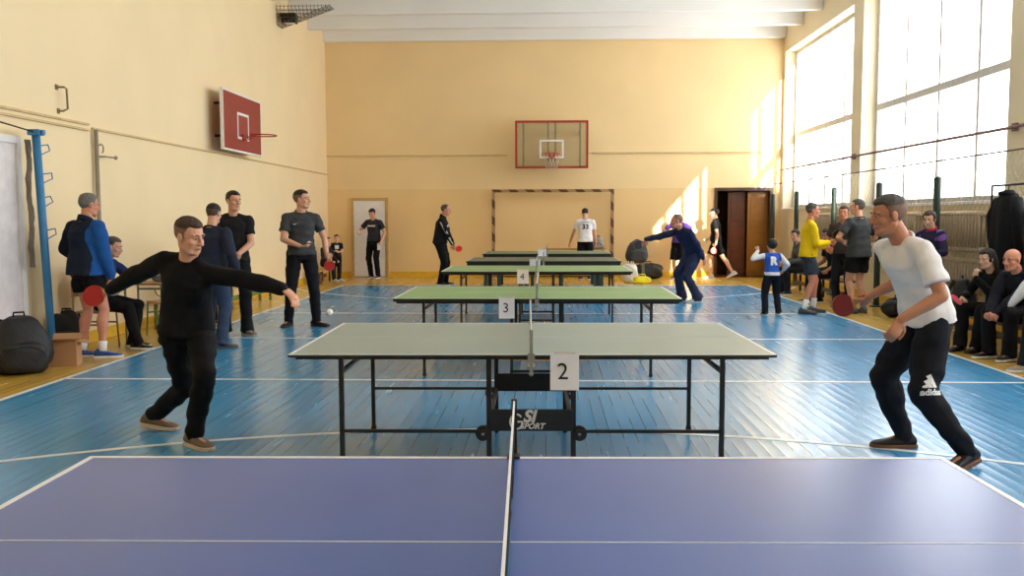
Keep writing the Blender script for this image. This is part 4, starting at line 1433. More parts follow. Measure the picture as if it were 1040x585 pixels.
        for sh, e_, w_, sg in ((shr, er, wr, 1), (shl, el, wl, -1)):
            g.cone(ch(sg * .045, -.008, .472), sh, .048 * s, .060 * s * top.get('shoulder', 1.0))
            g.cone(ch(sg * .09, 0, .37), sh, .09 * s, .066 * s)
            if sl == 'short':
                q = top.get('slen', .62)
                dv = nrm(e_ - sh)
                e2 = sh + (e_ - sh) * q
                g.cone(sh, sh + dv * .08 * s, .065 * s * lo, .066 * s * lo)
                u = nrm(np.cross(dv, Rc @ A3(0, 1, 0))); w = np.cross(u, dv)
                g.loft([(sh, u * .064 * s * lo, w * .066 * s * lo), (e2, u * .066 * s * lo, w * .071 * s * lo)], 18, 2)
            elif sl == 'long':
                k2 = .052 if top.get('tight') else .060
                g.chain([sh, sh + (e_ - sh) * .5, e_], [.066 * s * lo, .064 * s * lo, .056 * s * lo])
                g.chain([e_, e_ + (w_ - e_) * .5, w_ - nrm(w_ - e_) * .012 * s], [.058 * s * lo, .053 * s * lo, .041 * s])
        if hood:
            g.chain([ch(-.09, -.05, .47), ch(-.06, -.105, .455), ch(0, -.125, .445), ch(.06, -.105, .455), ch(.09, -.05, .47)], [.035 * s, .05 * s, .055 * s, .05 * s, .035 * s])
            g.chain([ch(-.085, -.03, .485), ch(-.07, .05, .47), ch(0, .085, .44), ch(.07, .05, .47), ch(.085, -.03, .485)], [.03 * s] * 5)
        parts['top'] = g.fuse(top.get('part', 'shirt'), cloth(top['name'], top['col']), t, vox, 2, top.get('fold', .004) * s, seed + 5)
        cm = cloth(top.get('trimname', top['name']), top.get('trim', top['col']))
        if top.get('collar'):
            r_ = .066 * s
            upv = nrm(skull - nb)
            cp = []
            for k in range(24):
                a = 2 * PI * k / 24
                cp.append(ch(.071 * math.cos(a), -.012 + .064 * math.sin(a), .498 - .024 * math.sin(a)))
            hgt = top['collar']
            vs = []
            for k, p in enumerate(cp):
                c0 = ch(0, -.012, .50)
                o_ = nrm(p - c0)
                vs += [p + o_ * .006 - upv * .03 * s, p + o_ * .008 + upv * hgt, p - o_ * .002 + upv * hgt, p - o_ * .004 - upv * .03 * s]
            n_ = 24
            fs = [(4 * i + a_, 4 * ((i + 1) % n_) + a_, 4 * ((i + 1) % n_) + (a_ + 1) % 4, 4 * i + (a_ + 1) % 4) for i in range(n_) for a_ in range(4)]
            MB().add(vs, fs).build('collar', cm, parts['top'], smooth=True)
        else:
            cp = [ch(.082 * math.cos(2 * PI * k / 24), -.010 + .066 * math.sin(2 * PI * k / 24), .483 - .028 * math.sin(2 * PI * k / 24)) for k in range(24)]
            MB().tube(cp, .009 * s, 8, closed=True).build('neckband', cm, parts['top'], smooth=True)
    if shoes:
        sm = mat('shoe ' + shoes['name'], shoes['col'], rough=.6, bump=.2, bscale=60)
        so = mat('sole ' + shoes.get('sname', 'white'), shoes.get('sole', (222, 220, 214)), rough=.6)
        lac = mat('laces ' + shoes['name'], shoes['laces'], rough=.8) if shoes.get('laces') else None
        for a_, yaw, tip in ((ar, toe_r, tip_r), (al, toe_l, tip_l)):
            shoe(t, a_, rad(yaw), rad(tip), sm, so, s, lac)
        if shoes.get('sock'):
            for a_, k_ in ((ar, kr), (al, kl)):
                av = nrm(k_ - a_)
                MB().tube([a_ - av * .01 * s, a_ + av * .04 * s, a_ + av * shoes.get('sockh', .09) * s, a_ + av * (shoes.get('sockh', .09) + .004) * s], [.044 * s, .043 * s, .046 * s, .043 * s], 16).build('sock', cloth('sock ' + shoes['sockname'], shoes['sock']), t, smooth=True)
    M = t.matrix_basis if False else Matrix.Translation(t.location) @ Matrix.Rotation(rad(face), 4, 'Z')
    info = dict(t=t, M=M, hands=hands, parts=parts, s=s, ch=ch, joints=dict(er=er, el=el, wr=wr, wl=wl, kr=kr, kl=kl, hipr=hipr, hipl=hipl, ar=ar, al=al, shr=shr, shl=shl, P=P, skull=skull), Rc=Rc, Rp=Rp, Rh=Rh, hd=hd)
    return info


def decal(info, part, mesh, m, origin, xd, yd, name='print', lift=.003):
    """Lay a flat print on a garment: every vertex is dropped on to the cloth along the print's normal."""
    o = info['parts'][part]
    bvh = BVHTree.FromPolygons([v.co[:] for v in o.data.vertices], [p.vertices[:] for p in o.data.polygons])
    xd, yd = nrm(np.asarray(xd, float)), nrm(np.asarray(yd, float))
    nn = np.cross(xd, yd)
    bm = bmesh.new(); bm.from_mesh(mesh)
    for _ in range(2):
        lng = [e for e in bm.edges if e.calc_length() > .02]
        if lng: bmesh.ops.subdivide_edges(bm, edges=lng, cuts=1)
    bmesh.ops.triangulate(bm, faces=bm.faces)
    for v in bm.verts:
        p = np.asarray(origin) + xd * v.co.x + yd * v.co.y
        hit = bvh.ray_cast(Vector(p + nn * .35), Vector(-nn))
        q = hit[0] if hit[0] is not None else Vector(p)
        v.co = q + Vector(nn) * (lift + v.co.z)
    me = bpy.data.meshes.new(name); bm.to_mesh(me); bm.free()
    me.materials.append(m)
    ob = bpy.data.objects.new(name, me); COL.objects.link(ob); ob.parent = o
    return ob


def rect_mesh(w, h, n=4):
    mb = MB()
    vs = [(-w / 2 + w * i / n, -h / 2 + h * j / n, z) for z in (0, .0008) for j in range(n + 1) for i in range(n + 1)]
    k = (n + 1) ** 2
    fs = []
    for j in range(n):
        for i in range(n):
            a = j * (n + 1) + i
            fs.append((a + k, a + 1 + k, a + n + 2 + k, a + n + 1 + k))
    return MB().add(vs, fs).mesh('print')


def poly_mesh(polys):
    mb = MB()
    for p in polys:
        mb.prism(p, 0, .0008)
    return mb.mesh('print')


M_padr = mat('red bat rubber', (176, 24, 34), rough=.5, var=.03)
M_padk = mat('black bat rubber', (20, 20, 20), rough=.5)
M_padw = mat('bat wood', (190, 146, 96), rough=.5, var=.15)
M_padp = mat('pink bat rubber', (206, 66, 92), rough=.5, var=.03)


def bat(label, pos, direction, normal, red=None, back=None, s=1.0, group='table tennis bats'):
    """pos: middle of the handle; direction: from handle to blade; normal: way the coloured face looks."""
    d = Vector(direction).normalized(); n = Vector(normal); n = (n - d * n.dot(d)).normalized(); x = d.cross(n)
    R = Matrix((x, d, n)).transposed()
    t = thing('table_tennis_bat', label, 'table tennis bat', pos, 0, group)
    t.rotation_euler = R.to_euler()
    c = .05 + .078
    ol = [(.075 * math.cos(a) * s, (c + .079 * math.sin(a)) * s) for a in [math.radians(-62 + 304 * i / 36) for i in range(37)]]
    MB().prism(ol + [(-.014 * s, .04 * s), (.014 * s, .04 * s)], -.003, .003).build('blade', M_padw, t)
    ol2 = [(.0745 * math.cos(a) * s, (c + .0785 * math.sin(a)) * s) for a in [math.radians(-52 + 284 * i / 36) for i in range(37)]]
    MB().prism(ol2, .0031, .0068).build('rubber', red or M_padr, t)
    MB().prism(ol2, -.0068, -.0031).build('rubber', back or M_padk, t)
    MB().prism(rounded(.028 * s, .10 * s, .008, 4), -.011, .011).build('handle', M_padw, t, bevel=.005)
    return t


def hand_bat(info, key, label, direction, normal, red=None, back=None):
    """Put a bat in a person's hand: direction and normal in the world."""
    hnd = info['hands'][key]
    p = info['M'] @ Vector(hnd['grip'])
    d = Vector(direction).normalized()
    return bat(label, p + d * .02, direction, normal, red, back)
def rel(face, *v):
    """A world direction as seen in the frame of a person turned by face degrees."""
    return rotz(-math.radians(face)) @ np.array(v, float)

SOCKW = dict(sock=(238, 238, 236), sockname='white')
M_print = mat('white print', (205, 205, 202), rough=.6)
M_wprint = mat('bright white print', (236, 236, 236), rough=.6, var=.02)

# ---- the two players in front
o = A3(-2.5, 6.1, 0)
p1 = person('man in black sweatshirt lunging with a red bat behind him, left of the grey-green table', (-2.5, 6.1, 0), 0, 1.82, 'fair', 'players at the tables',
            pel=A3(-2.47, 6.06, .785) - o, pel_yaw=-150, pel_lean=14, lean=17, side=-15, chest_yaw=-196, hyaw=-112, hpitch=14, hroll=4,
            hr=A3(-3.07, 6.16, 1.02) - o, pole_r=(-.1, 1, .35), hl=A3(-1.70, 5.74, 1.07) - o, pole_l=(.2, .9, .6),
            fr=A3(-2.85, 6.34, .105) - o, fl=A3(-2.36, 5.86, .087) - o, knee_r=(.5, -.1, -.12), knee_l=(.55, -.9, .2), toe_r=-97, toe_l=-126, tip_r=-6, tip_l=0,
            grip_r=(-.95, -.12, -.28), pdir_l=(.8, -.25, -.55), pn_l=(-.45, .25, -.8), curl_l=.38,
            hair='brown', hairstyle='fade', top=dict(part='sweatshirt', name='black sweatshirt', col=(17, 17, 19), sleeve='long', hem=-.03, loose=1.02, fold=.006, collar=.02),
            bottom=dict(name='black trousers', col=(15, 15, 17), fold=.006, cuff=.058, loose=1.0),
            shoes=dict(name='tan', col=(112, 92, 74), sole=(196, 180, 160), sname='cream', laces=(188, 172, 150)), fine=.0045, seed=11)
hand_bat(p1, 'r', "red bat in the left player's right hand", (-.95, -.12, -.28), (-.1, -1, .15), M_padr, M_padk)

o = A3(2.36, 5.72, 0)
p2 = person('grey-haired man in white t-shirt and black trousers holding a dark red bat at the right', (2.36, 5.72, 0), 0, 1.85, 'tan', 'players at the tables',
            pel=A3(2.40, 5.75, .915) - o, pel_yaw=94, pel_lean=8, lean=28, chest_yaw=108, hyaw=92, hpitch=8,
            hr=A3(2.14, 6.04, 1.0) - o, pole_r=(1, .3, -.5), hl=A3(2.115, 5.43, .915) - o, pole_l=(1, -.3, .1),
            fr=A3(2.36, 5.97, .088) - o, fl=A3(2.56, 5.50, .10) - o, knee_r=(-1, -.1, 0), knee_l=(-1, -.1, 0), toe_r=88, toe_l=118, tip_l=-10,
            grip_r=(-.93, -.15, -.22), pdir_l=(-.45, -.1, -.8), pn_l=(-.2, .9, -.3), curl_l=.42,
            hair='salt', hairstyle='fade', top=dict(part='t_shirt', name='white t-shirt', col=(224, 222, 222), sleeve='short', slen=.72, hem=-.055, hemw=1.04, fold=.006, loose=1.0),
            bottom=dict(name='black sports trousers', col=(26, 27, 33), fold=.007, cuff=.055, loose=1.14),
            shoes=dict(name='black', col=(18, 18, 20), sole=(112, 76, 52), sname='gum', laces=(30, 30, 32)), fine=.0045, seed=12)
hand_bat(p2, 'r', "dark red bat in the right player's outstretched hand", (-.93, -.15, -.22), (-.15, -1, .1), mat('dark red bat rubber', (122, 24, 30), rough=.5, var=.03), M_padk)
# three slanted bars and the word on the left thigh, facing the camera
J = p2['joints']
kn, hp = J['kl'], J['hipl']
up_ = nrm(hp - kn)
org = kn + up_ * .0 + A3(.005, 0, 0)
xd = nrm(np.cross(up_, A3(0, 1, 0))); xd = xd if xd[0] > 0 else -xd
yd = nrm(np.cross(np.cross(xd, up_), xd))
xd, yd = nrm(xd * .97 + yd * .24), nrm(yd * .97 - xd * .24)
bars = []
for k, (hh, x0) in enumerate(((.022, -.052), (.052, -.022), (.082, .010))):
    bars.append([(x0, .0), (x0 + .026, .0), (x0 + .026 - .55 * hh + .01, hh * 1.0), (x0 - .55 * hh + .01, hh * 1.0 - .012)])
bars = [[(x, y + .016) for x, y in b_] for b_ in bars]
decal(p2, 'bottom', poly_mesh(bars), M_wprint, org, xd, yd, 'printed_bars', .004)
decal(p2, 'bottom', text_mesh('adidas', .052, fat=.002), M_wprint, org - yd * .012, xd, yd, 'lettering', .004)

# ---- left side
pj = person('man in blue and navy jacket and black shorts, seen from behind at the left', (-5.03, 9.66, 0), -28, 1.86, 'ruddy', 'people standing along the left wall', build=1.12,
            hl=(-.17, .10, 1.05), pole_l=(-1, -.35, .0), hr=(.25, .14, .84), curl_r=.7, lean=2, fr=(.14, .06, .087), fl=(-.10, -.02, .087), toe_r=-42, toe_l=-40, hyaw=-12, hpitch=8,
            hair='grey', hairstyle='short', top=dict(part='jacket', name='navy jacket', col=(26, 34, 52), sleeve='long', hem=-.07, loose=1.06, collar=.04),
            bottom=dict(name='black shorts', col=(16, 16, 20), cut='shorts', len=.5), face_on=False,
            shoes=dict(name='blue', col=(46, 78, 150), sole=(232, 230, 228), laces=(220, 220, 224), **SOCKW), seed=21)
# the bright blue side and sleeve of the jacket: a second material on the same cloth
def two_tone(info, part, m, test):
    o_ = info['parts'][part]
    o_.data.materials.append(m)
    for p in o_.data.polygons:
        c = p.center
        if test(c): p.material_index = len(o_.data.materials) - 1
two_tone(pj, 'top', cloth('bright blue', (30, 84, 152)), lambda c: c.x > .175 + .03 * math.sin(c.z * 8) + max(0, c.z - 1.48) * .6 and c.z < 1.56)

person('man in navy sweatshirt and blue jeans, back turned, behind the left player', (-3.9, 10.36, 0), -12, 1.76, 'fair', 'people standing along the left wall', build=1.05,
       hr=(.28, .10, .90), hl=(-.28, .12, .95), toe_r=-35, toe_l=-10, hpitch=12, hair='dark', hairstyle='crew', face_on=False,
       top=dict(part='sweatshirt', name='navy sweatshirt', col=(38, 44, 60), sleeve='long', hem=-.05, loose=1.05), bottom=dict(name='blue jeans', col=(54, 68, 94), loose=1.05, cuff=.07),
       shoes=dict(name='olive', col=(66, 72, 70), sole=(70, 74, 74), sname='dark'), seed=22)
person('smiling man in black t-shirt and black trousers, hands clasped, by the left wall', (-4.08, 11.62, 0), -155, 1.94, 'fair', 'people standing along the left wall',
       hr=(.05, .24, 1.08), hl=(-.03, .27, 1.07), pole_r=(1, -.6, -.2), pole_l=(-1, -.6, -.2), pn_r=(-.5, -.8, 0), pn_l=(.5, -.8, 0), pdir_r=(-.9, .2, -.3), pdir_l=(.9, .1, -.35), curl_r=.8, curl_l=.8,
       hyaw=28, hpitch=2, hair='dark', hairstyle='short', fr=(.13, 0, .09), fl=(-.13, .1, .09), toe_l=25,
       top=dict(part='t_shirt', name='black t-shirt', col=(28, 26, 28), sleeve='short', hem=-.05), bottom=dict(name='black trousers b', col=(20, 20, 24), loose=1.05, cuff=.068),
       shoes=dict(name='grey', col=(98, 98, 96), sole=(170, 168, 160), sname='pale'), seed=23)
pp_ = person('tall man in charcoal polo shirt holding a phone and a red bat', (-3.46, 12.62, 0), -158, 1.98, 'fair', 'people standing along the left wall',
             hr=(.05, .27, 1.14), pole_r=(1, -.5, -.3), hl=(-.34, .10, .98), pole_l=(-.7, -1, 0), hyaw=62, hpitch=-2, pdir_r=(-.85, .5, 0), pn_r=(0, -.2, 1), curl_r=.5,
             fr=(.20, 0, .09), fl=(-.18, .1, .09), toe_r=-28, toe_l=40, hair='dark', hairstyle='fade', grip_l=(.05, -.25, -1),
             top=dict(part='polo_shirt', name='charcoal polo', col=(64, 66, 68), sleeve='short', hem=-.04, collar=.025, trimname='charcoal polo'), bottom=dict(name='black track trousers', col=(24, 24, 30), loose=1.0, cuff=.058),
             shoes=dict(name='black', col=(18, 18, 20), sole=(40, 40, 42), sname='black', **SOCKW), seed=24)
hand_bat(pp_, 'l', "red bat hanging from the polo-shirted man's hand", (.05, -.25, -1), (.1, -1, .2), M_padr, M_padk)
hg = pp_['hands']['r']
ph = thing('mobile_phone', "black phone in the polo-shirted man's hand", 'phone', pp_['M'] @ Vector(hg['w'] + hg['d'] * .11 + hg['n'] * .03), math.radians(-158 + 40))
ph.rotation_euler = (.2, 0, math.radians(-158 + 50))
MB().prism(rounded(.07, .145, .01), -.004, .004).build('phone_case', M_black, ph)
MB().prism(rounded(.064, .138, .008), .0041, .0046).build('screen', mat('dark glass', (12, 14, 20), rough=.1), ph)
tick = [[(-.03, .006), (-.024, .0), (-.012, -.004), (.032, .014), (-.012, -.012), (-.024, -.008), (-.031, -.002)]]
decal(pp_, 'top', poly_mesh([tick[0]]), M_wprint, pp_['ch'](.085, .1, .36), pp_['Rc'] @ A3(-1, 0, 0), A3(0, 0, 1), 'printed_mark')

# seated on the left
person('seated man in dark blue top at the school desk, behind the blue jacket', (-5.26, 10.32, 0), -88, 1.74, 'fair', 'people sitting at the sides', pel=(0, 0, .59), lean=20,
       fr=(.10, .50, .09), fl=(-.12, .36, .09), hr=(.05, .36, .84), hl=(-.22, .46, .84), hyaw=0, hpitch=14, hair='salt', hairstyle='crew',
       top=dict(part='sweatshirt', name='deep blue top', col=(34, 48, 92), sleeve='long'), bottom=dict(name='black trousers c', col=(18, 18, 20), cuff=.066), shoes=dict(name='black', col=(18, 18, 20)), fine=.008, seed=25)
person('seated person in dark clothes with legs crossed, behind the black t-shirt man', (-5.22, 12.75, 0), -80, 1.72, 'fair', 'people sitting at the sides', pel=(0, 0, .54), lean=6,
       fr=(.10, .42, .09), fl=(.16, .62, .42), knee_l=(-.3, .6, 1), toe_l=-60, hr=(.16, .3, .62), hl=(-.14, .3, .66), hair='dark', hairstyle='short',
       top=dict(part='sweatshirt', name='black sweatshirt', col=(17, 17, 19), sleeve='long'), bottom=dict(name='black trousers c', col=(18, 18, 20), cuff=.066), shoes=dict(name='dark grey', col=(50, 52, 52), sole=(150, 148, 140), sname='grey'), fine=.008, seed=26)
person('child sitting on the low bench in the far left corner', (-5.33, 21.55, 0), -120, 1.42, 'pale', 'children', 'child', pel=(0, 0, .44), lean=10, headscale=1.12,
       fr=(.09, .36, .085), fl=(-.10, .34, .085), hr=(.12, .28, .5), hl=(-.12, .28, .5), hair='lightbrown', hairstyle='short',
       top=dict(part='shirt', name='black and white shirt', col=(44, 42, 46), sleeve='long'), bottom=dict(name='dark trousers', col=(32, 32, 38)), shoes=dict(name='white', col=(206, 204, 200)), fine=.008, seed=27)
kc = person('small child in black top with white print standing in the far left corner', (-5.18, 22.1, 0), -165, 1.13, 'pale', 'children', 'child', headscale=1.3,
            hr=(.05, .16, .72), hl=(-.06, .16, .70), hair='dark', hairstyle='short', top=dict(part='t_shirt', name='black child top', col=(28, 26, 28), sleeve='short'),
            bottom=dict(name='black child trousers', col=(24, 24, 28)), shoes=dict(name='brown', col=(90, 62, 44)), fine=.008, seed=28)
decal(kc, 'top', rect_mesh(.10, .09), M_wprint, kc['ch'](0, .1, .34), kc['Rc'] @ A3(-1, 0, 0), A3(0, 0, 1), 'print')

# ---- far end
dm = person('man in dark t-shirt standing before the white door, looking down', (-4.36, 22.7, 0), 160, 1.83, 'fair', 'people at the far end', hr=(.26, .32, 1.16), pole_r=(1, -1, -.3), hl=(-.28, .12, .95), hyaw=8, hpitch=26, curl_r=.9, curl_l=.9,
            hair='dark', hairstyle='short', top=dict(part='t_shirt', name='dark slate tee', col=(44, 46, 56), sleeve='short', hem=-.03), bottom=dict(name='black trousers c', col=(18, 18, 20), cuff=.062), shoes=dict(name='black', col=(18, 18, 20)), fine=.008, seed=31)
decal(dm, 'top', rect_mesh(.22, .04), M_print, dm['ch'](0, .1, .35), dm['Rc'] @ A3(-1, 0, 0), A3(0, 0, 1), 'print')
for key, lab in (('r', "white cup held up by the man before the white door"), ('l', "white paper in the lowered hand of the man before the white door")):
    q = dm['M'] @ Vector(dm['hands'][key]['grip'])
    if key == 'r':
        c_ = thing('paper_cup', lab, 'cup', (q.x, q.y, q.z - .03))
        MB().lathe([(.001, 0), (.028, 0), (.037, .09), (.034, .09), (.026, .004), (.001, .004)], 20).build('cup_wall', M_paper, c_)
        MB().lathe([(.0365, .088), (.039, .09), (.039, .094), (.0345, .094), (.0345, .0905)], 20).build('rim', M_white, c_)
    else:
        c_ = thing('paper_sheet', lab, 'paper', (q.x, q.y, q.z - .08))
        MB().box(-.05, .05, -.002, .002, -.08, .08).box(-.05, -.01, -.004, -.0021, -.08, .02).build('folded_sheet', M_paper, c_)

jb = person('man in black tracksuit with pale sleeve stripes and a red bat, far left table', (-2.40, 20.3, 0), -92, 1.90, 'ruddy', 'players at the tables', lean=10, build=1.05, hyaw=0, hpitch=8,
            hr=(.14, .34, .90), pole_r=(.8, -.8, -.3), hl=(-.14, .26, .92), fr=(.11, .02, .09), fl=(-.12, .1, .09), hair='salt', hairstyle='receding', grip_r=(1, -.2, -.15),
            top=dict(part='jacket', name='black track jacket', col=(22, 22, 24), sleeve='long', hem=-.06, loose=1.05, collar=.05), bottom=dict(name='black trousers c', col=(18, 18, 20), loose=1.05, cuff=.066), shoes=dict(name='black', col=(18, 18, 20)), fine=.008, seed=32)
hand_bat(jb, 'r', 'bright red bat held by the man in the black tracksuit', (1, -.2, -.15), (.3, -1, .5), mat('bright red rubber', (226, 40, 34), rough=.5), M_padk)
J = jb['joints']
st_ = Sculpt()
side_ = jb['Rc'] @ A3(1, 0, 0)
sm_ = MB()
for off in (-.022, .0, .022):
    fw_ = A3(0, 0, 1) * off
    sm_.tube([J['shr'] + side_ * .062 + A3(0, off, -.03), J['er'] + side_ * .057 + A3(0, off, 0) * .9, J['er'] + (J['wr'] - J['er']) * .5 + side_ * .053 + fw_, J['wr'] + side_ * .038 + fw_ * .7], .011, 6)
sm_.build('sleeve_stripes', mat('pale stripe', (186, 186, 190), rough=.8), jb['parts']['top'])
decal(jb, 'top', rect_mesh(.05, .05), M_wprint, jb['ch'](.06, .12, .34), jb['Rc'] @ A3(.3, .95, 0) * 0 + A3(-.8, -.6, 0), A3(0, 0, 1), 'printed_mark')

w33 = person('man in white shirt with the number 33, back turned, by the back wall', (.95, 22.12, 0), 0, 1.83, 'fair', 'people at the far end', hpitch=34, lean=8, hr=(.27, .26, .86), hl=(-.38, .22, .88), hair='dark', hairstyle='short', face_on=False,
             top=dict(part='t_shirt', name='white tee b', col=(228, 226, 230), sleeve='short', hem=-.04), bottom=dict(name='black shorts', col=(16, 16, 20), cut='shorts', len=.75), shoes=dict(name='black', col=(18, 18, 20)), fine=.008, seed=33)
dk_ = mat('dark print', (30, 32, 48), rough=.7)
decal(w33, 'top', text_mesh('33', .17, fat=.006), dk_, w33['ch'](0, -.1, .30), A3(1, 0, 0), w33['Rc'] @ A3(0, 0, 1), 'numeral')
decal(w33, 'top', rect_mesh(.22, .02), mat('blue grey print', (110, 124, 160), rough=.7), w33['ch'](0, -.1, .41), A3(1, 0, 0), w33['Rc'] @ A3(0, 0, 1), 'print')

pu = person('man in dark blue tracksuit stretching his arm out over the number 3 table end', (2.55, 16.25, 0), 0, 1.84, 'ruddy', 'players at the tables',
            pel=(.10, .05, .91), pel_yaw=108, pel_lean=22, lean=40, chest_yaw=122, hyaw=98, hpitch=4, hr=(-.82, .05, 1.12), pole_r=(0, .3, -1), hl=(.24, -.12, .78), pole_l=(1, 0, .2),
            fr=(-.10, .12, .09), fl=(.16, -.06, .09), toe_r=105, toe_l=95, knee_r=(-1, -.2, 0), knee_l=(-1, -.2, 0), hair='shaved', hairstyle='receding', grip_r=(-.95, -.1, -.25),
            top=dict(part='jacket', name='dark blue jacket', col=(36, 43, 74), sleeve='long', hem=-.05, collar=.03), bottom=dict(name='dark blue trousers', col=(42, 51, 80), loose=1.12, cuff=.085), shoes=dict(name='white', col=(206, 204, 200)), seed=34)
hand_bat(pu, 'r', 'dark bat at the end of the outstretched blue sleeve', (-.95, -.1, -.25), (-.15, -1, .3), M_padk, M_padk)
person('person in purple t-shirt and white cap behind the man in dark blue', (3.28, 22.5, 0), 160, 1.72, 'pale', 'people at the far end', hr=(.22, .14, 1.14), pole_r=(1, -.3, -.4), hl=(-.18, .1, 1.1), pole_l=(-1, -.3, -.3), hair='white', hairstyle='cap',
       top=dict(part='t_shirt', name='purple tee', col=(92, 62, 150), sleeve='short'), bottom=dict(name='black shorts', col=(16, 16, 20), cut='shorts', len=1.02), shoes=dict(name='black', col=(18, 18, 20)), fine=.008, seed=35)
rp_ = person('player in black polo and black cap walking with a red bat near the dark doorway', (4.18, 22.45, 0), 75, 1.8, 'pale', 'people at the far end', lean=2, hr=(.2, .2, 1.0), hl=(-.24, -.02, .86), pole_l=(-.5, -1, 0), fl=(-.06, -.42, .17), fr=(.08, .12, .09), tip_l=-25, toe_l=0, hair='dark', hairstyle='cap',
             grip_l=(-.1, -.2, -1), top=dict(part='polo_shirt', name='black polo', col=(26, 24, 26), sleeve='short', collar=.025), bottom=dict(name='black shorts', col=(16, 16, 20), cut='shorts', len=.8), shoes=dict(name='pale grey', col=(196, 198, 200)), fine=.008, seed=36)
hand_bat(rp_, 'l', 'red bat carried by the player in black near the doorway', (-.1, -.2, -1), (.1, -1, .1), mat('bright red rubber', (226, 40, 34)), M_padk)

# ---- right side
ck = person('small child in blue vest with a white letter, one fist raised, back turned', (3.50, 14.1, 0), 6, 1.20, 'fair', 'children', 'child', headscale=1.28, hl=(-.20, .08, 1.0), pole_l=(-1, -.2, -.6), hr=(.20, .06, .70), curl_l=1.1, pn_l=(0, 1, 0), pdir_l=(0, .1, 1),
            fr=(.13, .04, .06), fl=(-.11, -.03, .06), hair='dark', hairstyle='mop', face_on=False, top=dict(part='vest', name='white child shirt', col=(222, 222, 226), sleeve='long', hem=-.02), bottom=dict(name='navy child trousers', col=(24, 26, 36), loose=1.15, cuff=.07),
            shoes=dict(name='black', col=(18, 18, 20)), fine=.006, seed=41)
two_tone(ck, 'top', cloth('royal blue', (42, 88, 180)), lambda c: abs(c.x) < .125 and c.z > .675)
decal(ck, 'top', text_mesh('R', .17, fat=.010), M_wprint, ck['ch'](0, -.1, .30), A3(1, 0, 0), A3(0, 0, 1), 'letter')
yl = person('man in yellow shirt and dark shorts holding a black bat', (4.14, 14.42, 0), -94, 1.80, 'ruddy', 'people standing by the window wall', lean=3, hr=(.06, .30, 1.12), pole_r=(.7, -1, -.3), hl=(-.10, .28, 1.04), hyaw=2,
            fr=(.15, -.08, .09), fl=(-.10, .12, .09), toe_r=-18, toe_l=10, hair='salt', hairstyle='crew', grip_r=(.25, -.1, .95), top=dict(part='shirt', name='yellow shirt', col=(236, 196, 22), sleeve='long', hem=-.06, tight=1),
            bottom=dict(name='slate shorts', col=(52, 58, 68), cut='shorts', len=.72), shoes=dict(name='slate', col=(84, 88, 92), sole=(60, 60, 62), sname='slate', **SOCKW, sockh=.14), seed=42)
hand_bat(yl, 'r', 'black bat held upright by the man in yellow', (.25, -.1, .95), (.2, -1, .1), M_padk, M_padk)
person('seated man in grey hooded top between the child and the yellow shirt', (5.05, 17.75, 0), 92, 1.72, 'fair', 'people sitting at the sides', pel=(0, 0, .565), lean=22, fr=(.1, .42, .09), fl=(-.12, .38, .09), hr=(.1, .40, .62), hl=(-.1, .40, .64), hyaw=35, hpitch=10,
       hair='dark', hairstyle='short', hood=True, top=dict(part='hooded_top', name='grey hooded top', col=(94, 88, 80), sleeve='long'), bottom=dict(name='dark trousers', col=(32, 32, 38)), shoes=dict(name='black', col=(18, 18, 20)), fine=.008, seed=43)
person('seated person in black t-shirt just behind the bat of the man in yellow', (5.14, 16.2, 0), 100, 1.74, 'tan', 'people sitting at the sides', pel=(0, 0, .585), lean=16, fr=(.10, .46, .09), fl=(-.1, .36, .09), hr=(.20, .30, .64), hl=(-.22, .26, .60), hyaw=20, hpitch=16,
       hair='dark', hairstyle='short', top=dict(part='t_shirt', name='black tee d', col=(20, 20, 22), sleeve='short', hem=-.02), bottom=dict(name='black trousers c', col=(18, 18, 20), loose=1.05), shoes=dict(name='black', col=(18, 18, 20)), fine=.008, seed=44)
person('man in dark grey t-shirt and black shorts, back turned, beside the right player', (4.93, 14.42, 0), 25, 1.86, 'fair', 'people standing by the window wall', build=1.04, hl=(-.16, .20, 1.14), pole_l=(-1, -.4, -.2), hr=(.2, .18, 1.05), pole_r=(1, -.5, -.2), hyaw=38, hpitch=-2,
       hair='salt', hairstyle='crew', top=dict(part='t_shirt', name='dark grey tee', col=(62, 64, 66), sleeve='short', hem=-.09, slen=.7, loose=1.05), bottom=dict(name='black shorts', col=(16, 16, 20), cut='shorts', len=.68),
       shoes=dict(name='slate', col=(84, 88, 92), sole=(60, 60, 62), sname='slate'), seed=45)
person('man facing left mostly hidden behind the dark grey t-shirt', (4.92, 15.12, 0), 150, 1.76, 'ruddy', 'people standing by the window wall', hair='brown', hairstyle='short', hr=(.2, .2, 1.0), hl=(-.2, .2, 1.0),
       top=dict(part='t_shirt', name='brown tee', col=(70, 60, 54), sleeve='short'), bottom=dict(name='dark trousers', col=(32, 32, 38)), shoes=dict(name='black', col=(18, 18, 20)), fine=.008, seed=46)
wp = person('woman with tied-back brown hair in purple and navy jacket behind the right player', (5.16, 12.3, 0), 128, 1.66, 'pale', 'people standing by the window wall', 'person', build=.92, hr=(.06, .22, 1.0), hl=(-.04, .24, 1.02), pole_r=(1, -.4, -.2), pole_l=(-1, -.4, -.2), hpitch=14, hyaw=8,
            hair='brown', hairstyle='bun', top=dict(part='jacket', name='navy sports jacket', col=(44, 40, 66), sleeve='long', collar=.04, trimname='red trim', trim=(170, 44, 66), hem=-.06), bottom=dict(name='dark trousers', col=(32, 32, 38)), shoes=dict(name='black', col=(18, 18, 20)), seed=47)
two_tone(wp, 'top', cloth('violet', (112, 74, 150)), lambda c: c.z > 1.20 and abs(c.x) > .10 and math.sin(c.z * 40 + c.x * 22) > -.3)
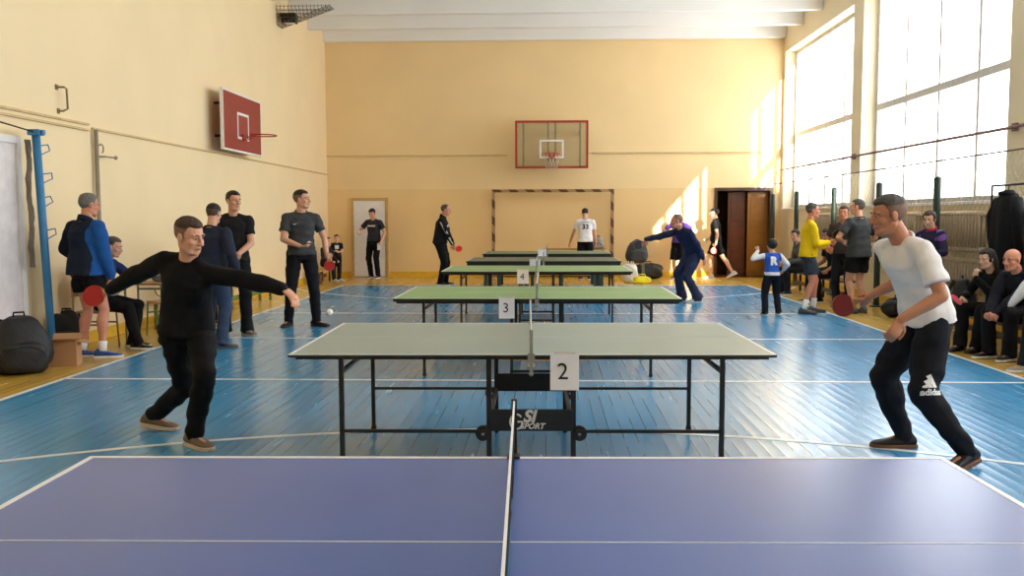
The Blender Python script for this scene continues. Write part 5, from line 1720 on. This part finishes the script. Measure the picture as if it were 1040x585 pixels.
hw2 = person('woman with long dark hair seated in black, hand on her mouth, pink bat', (5.16, 10.42, 0), 112, 1.66, 'pale', 'people sitting at the sides', pel=(0, 0, .475), lean=22, build=.94, fr=(.10, .46, .09), fl=(-.08, .40, .09), toe_r=10, hl=(-.03, .40, .84), pole_l=(-.4, .1, -1), pn_l=(.1, -1, .2), pdir_l=(.1, -.12, 1), curl_l=.8,
             hr=(.16, .40, .62), grip_r=(-.8, -.5, .25), hyaw=0, hpitch=12, hair='dark', hairstyle='long', top=dict(part='sweatshirt', name='black sweatshirt', col=(17, 17, 19), sleeve='long'), bottom=dict(name='black trousers c', col=(18, 18, 20), loose=1.15, cuff=.075), shoes=dict(name='brown leather', col=(40, 34, 30), sole=(30, 26, 24), sname='leather'), fine=.006, seed=48)
hand_bat(hw2, 'r', "pink bat in the seated woman's hand", (-.8, -.5, .25), (-.35, -.8, .7), M_padp, M_padp)
bm_ = person('bald man seated in dark navy jacket with a white stripe, hands clasped', (5.20, 9.86, 0), 112, 1.76, 'ruddy', 'people sitting at the sides', pel=(0, 0, .48), lean=29, build=1.05, fr=(.12, .42, .09), fl=(-.12, .40, .09), hr=(.04, .52, .50), hl=(-.02, .54, .48), pole_r=(1, -.6, -.3), pole_l=(-1, -.6, -.3),
             pn_r=(-.6, -.6, 0), pn_l=(.6, -.6, 0), pdir_r=(-.8, .5, -.3), pdir_l=(.8, .4, -.3), curl_r=.9, curl_l=.9, hyaw=6, hpitch=8, hair='shaved', hairstyle='bald', top=dict(part='jacket', name='dark navy jacket', col=(24, 26, 36), sleeve='long', hem=-.05, collar=.03), bottom=dict(name='black trousers c', col=(18, 18, 20), loose=1.08, cuff=.07),
             shoes=dict(name='black', col=(18, 18, 20)), fine=.006, seed=49)
two_tone(bm_, 'top', cloth('white panel', (206, 208, 214)), lambda c: -.215 < c.x < -.125 and c.y > .10 and .58 < c.z < .93)
person('seated person at the right edge, mostly out of view, with pale shoes', (5.22, 8.98, 0), 108, 1.78, 'fair', 'people sitting at the sides', pel=(0, 0, .48), lean=14, fr=(.12, .50, .09), fl=(-.1, .40, .09), hr=(.14, .34, .58), hl=(-.14, .34, .58), hair='brown', hairstyle='short',
       top=dict(part='sweatshirt', name='charcoal top', col=(40, 40, 44), sleeve='long'), bottom=dict(name='charcoal trousers', col=(34, 34, 38), loose=1.1, cuff=.07), shoes=dict(name='beige', col=(150, 140, 130)), fine=.008, seed=50)
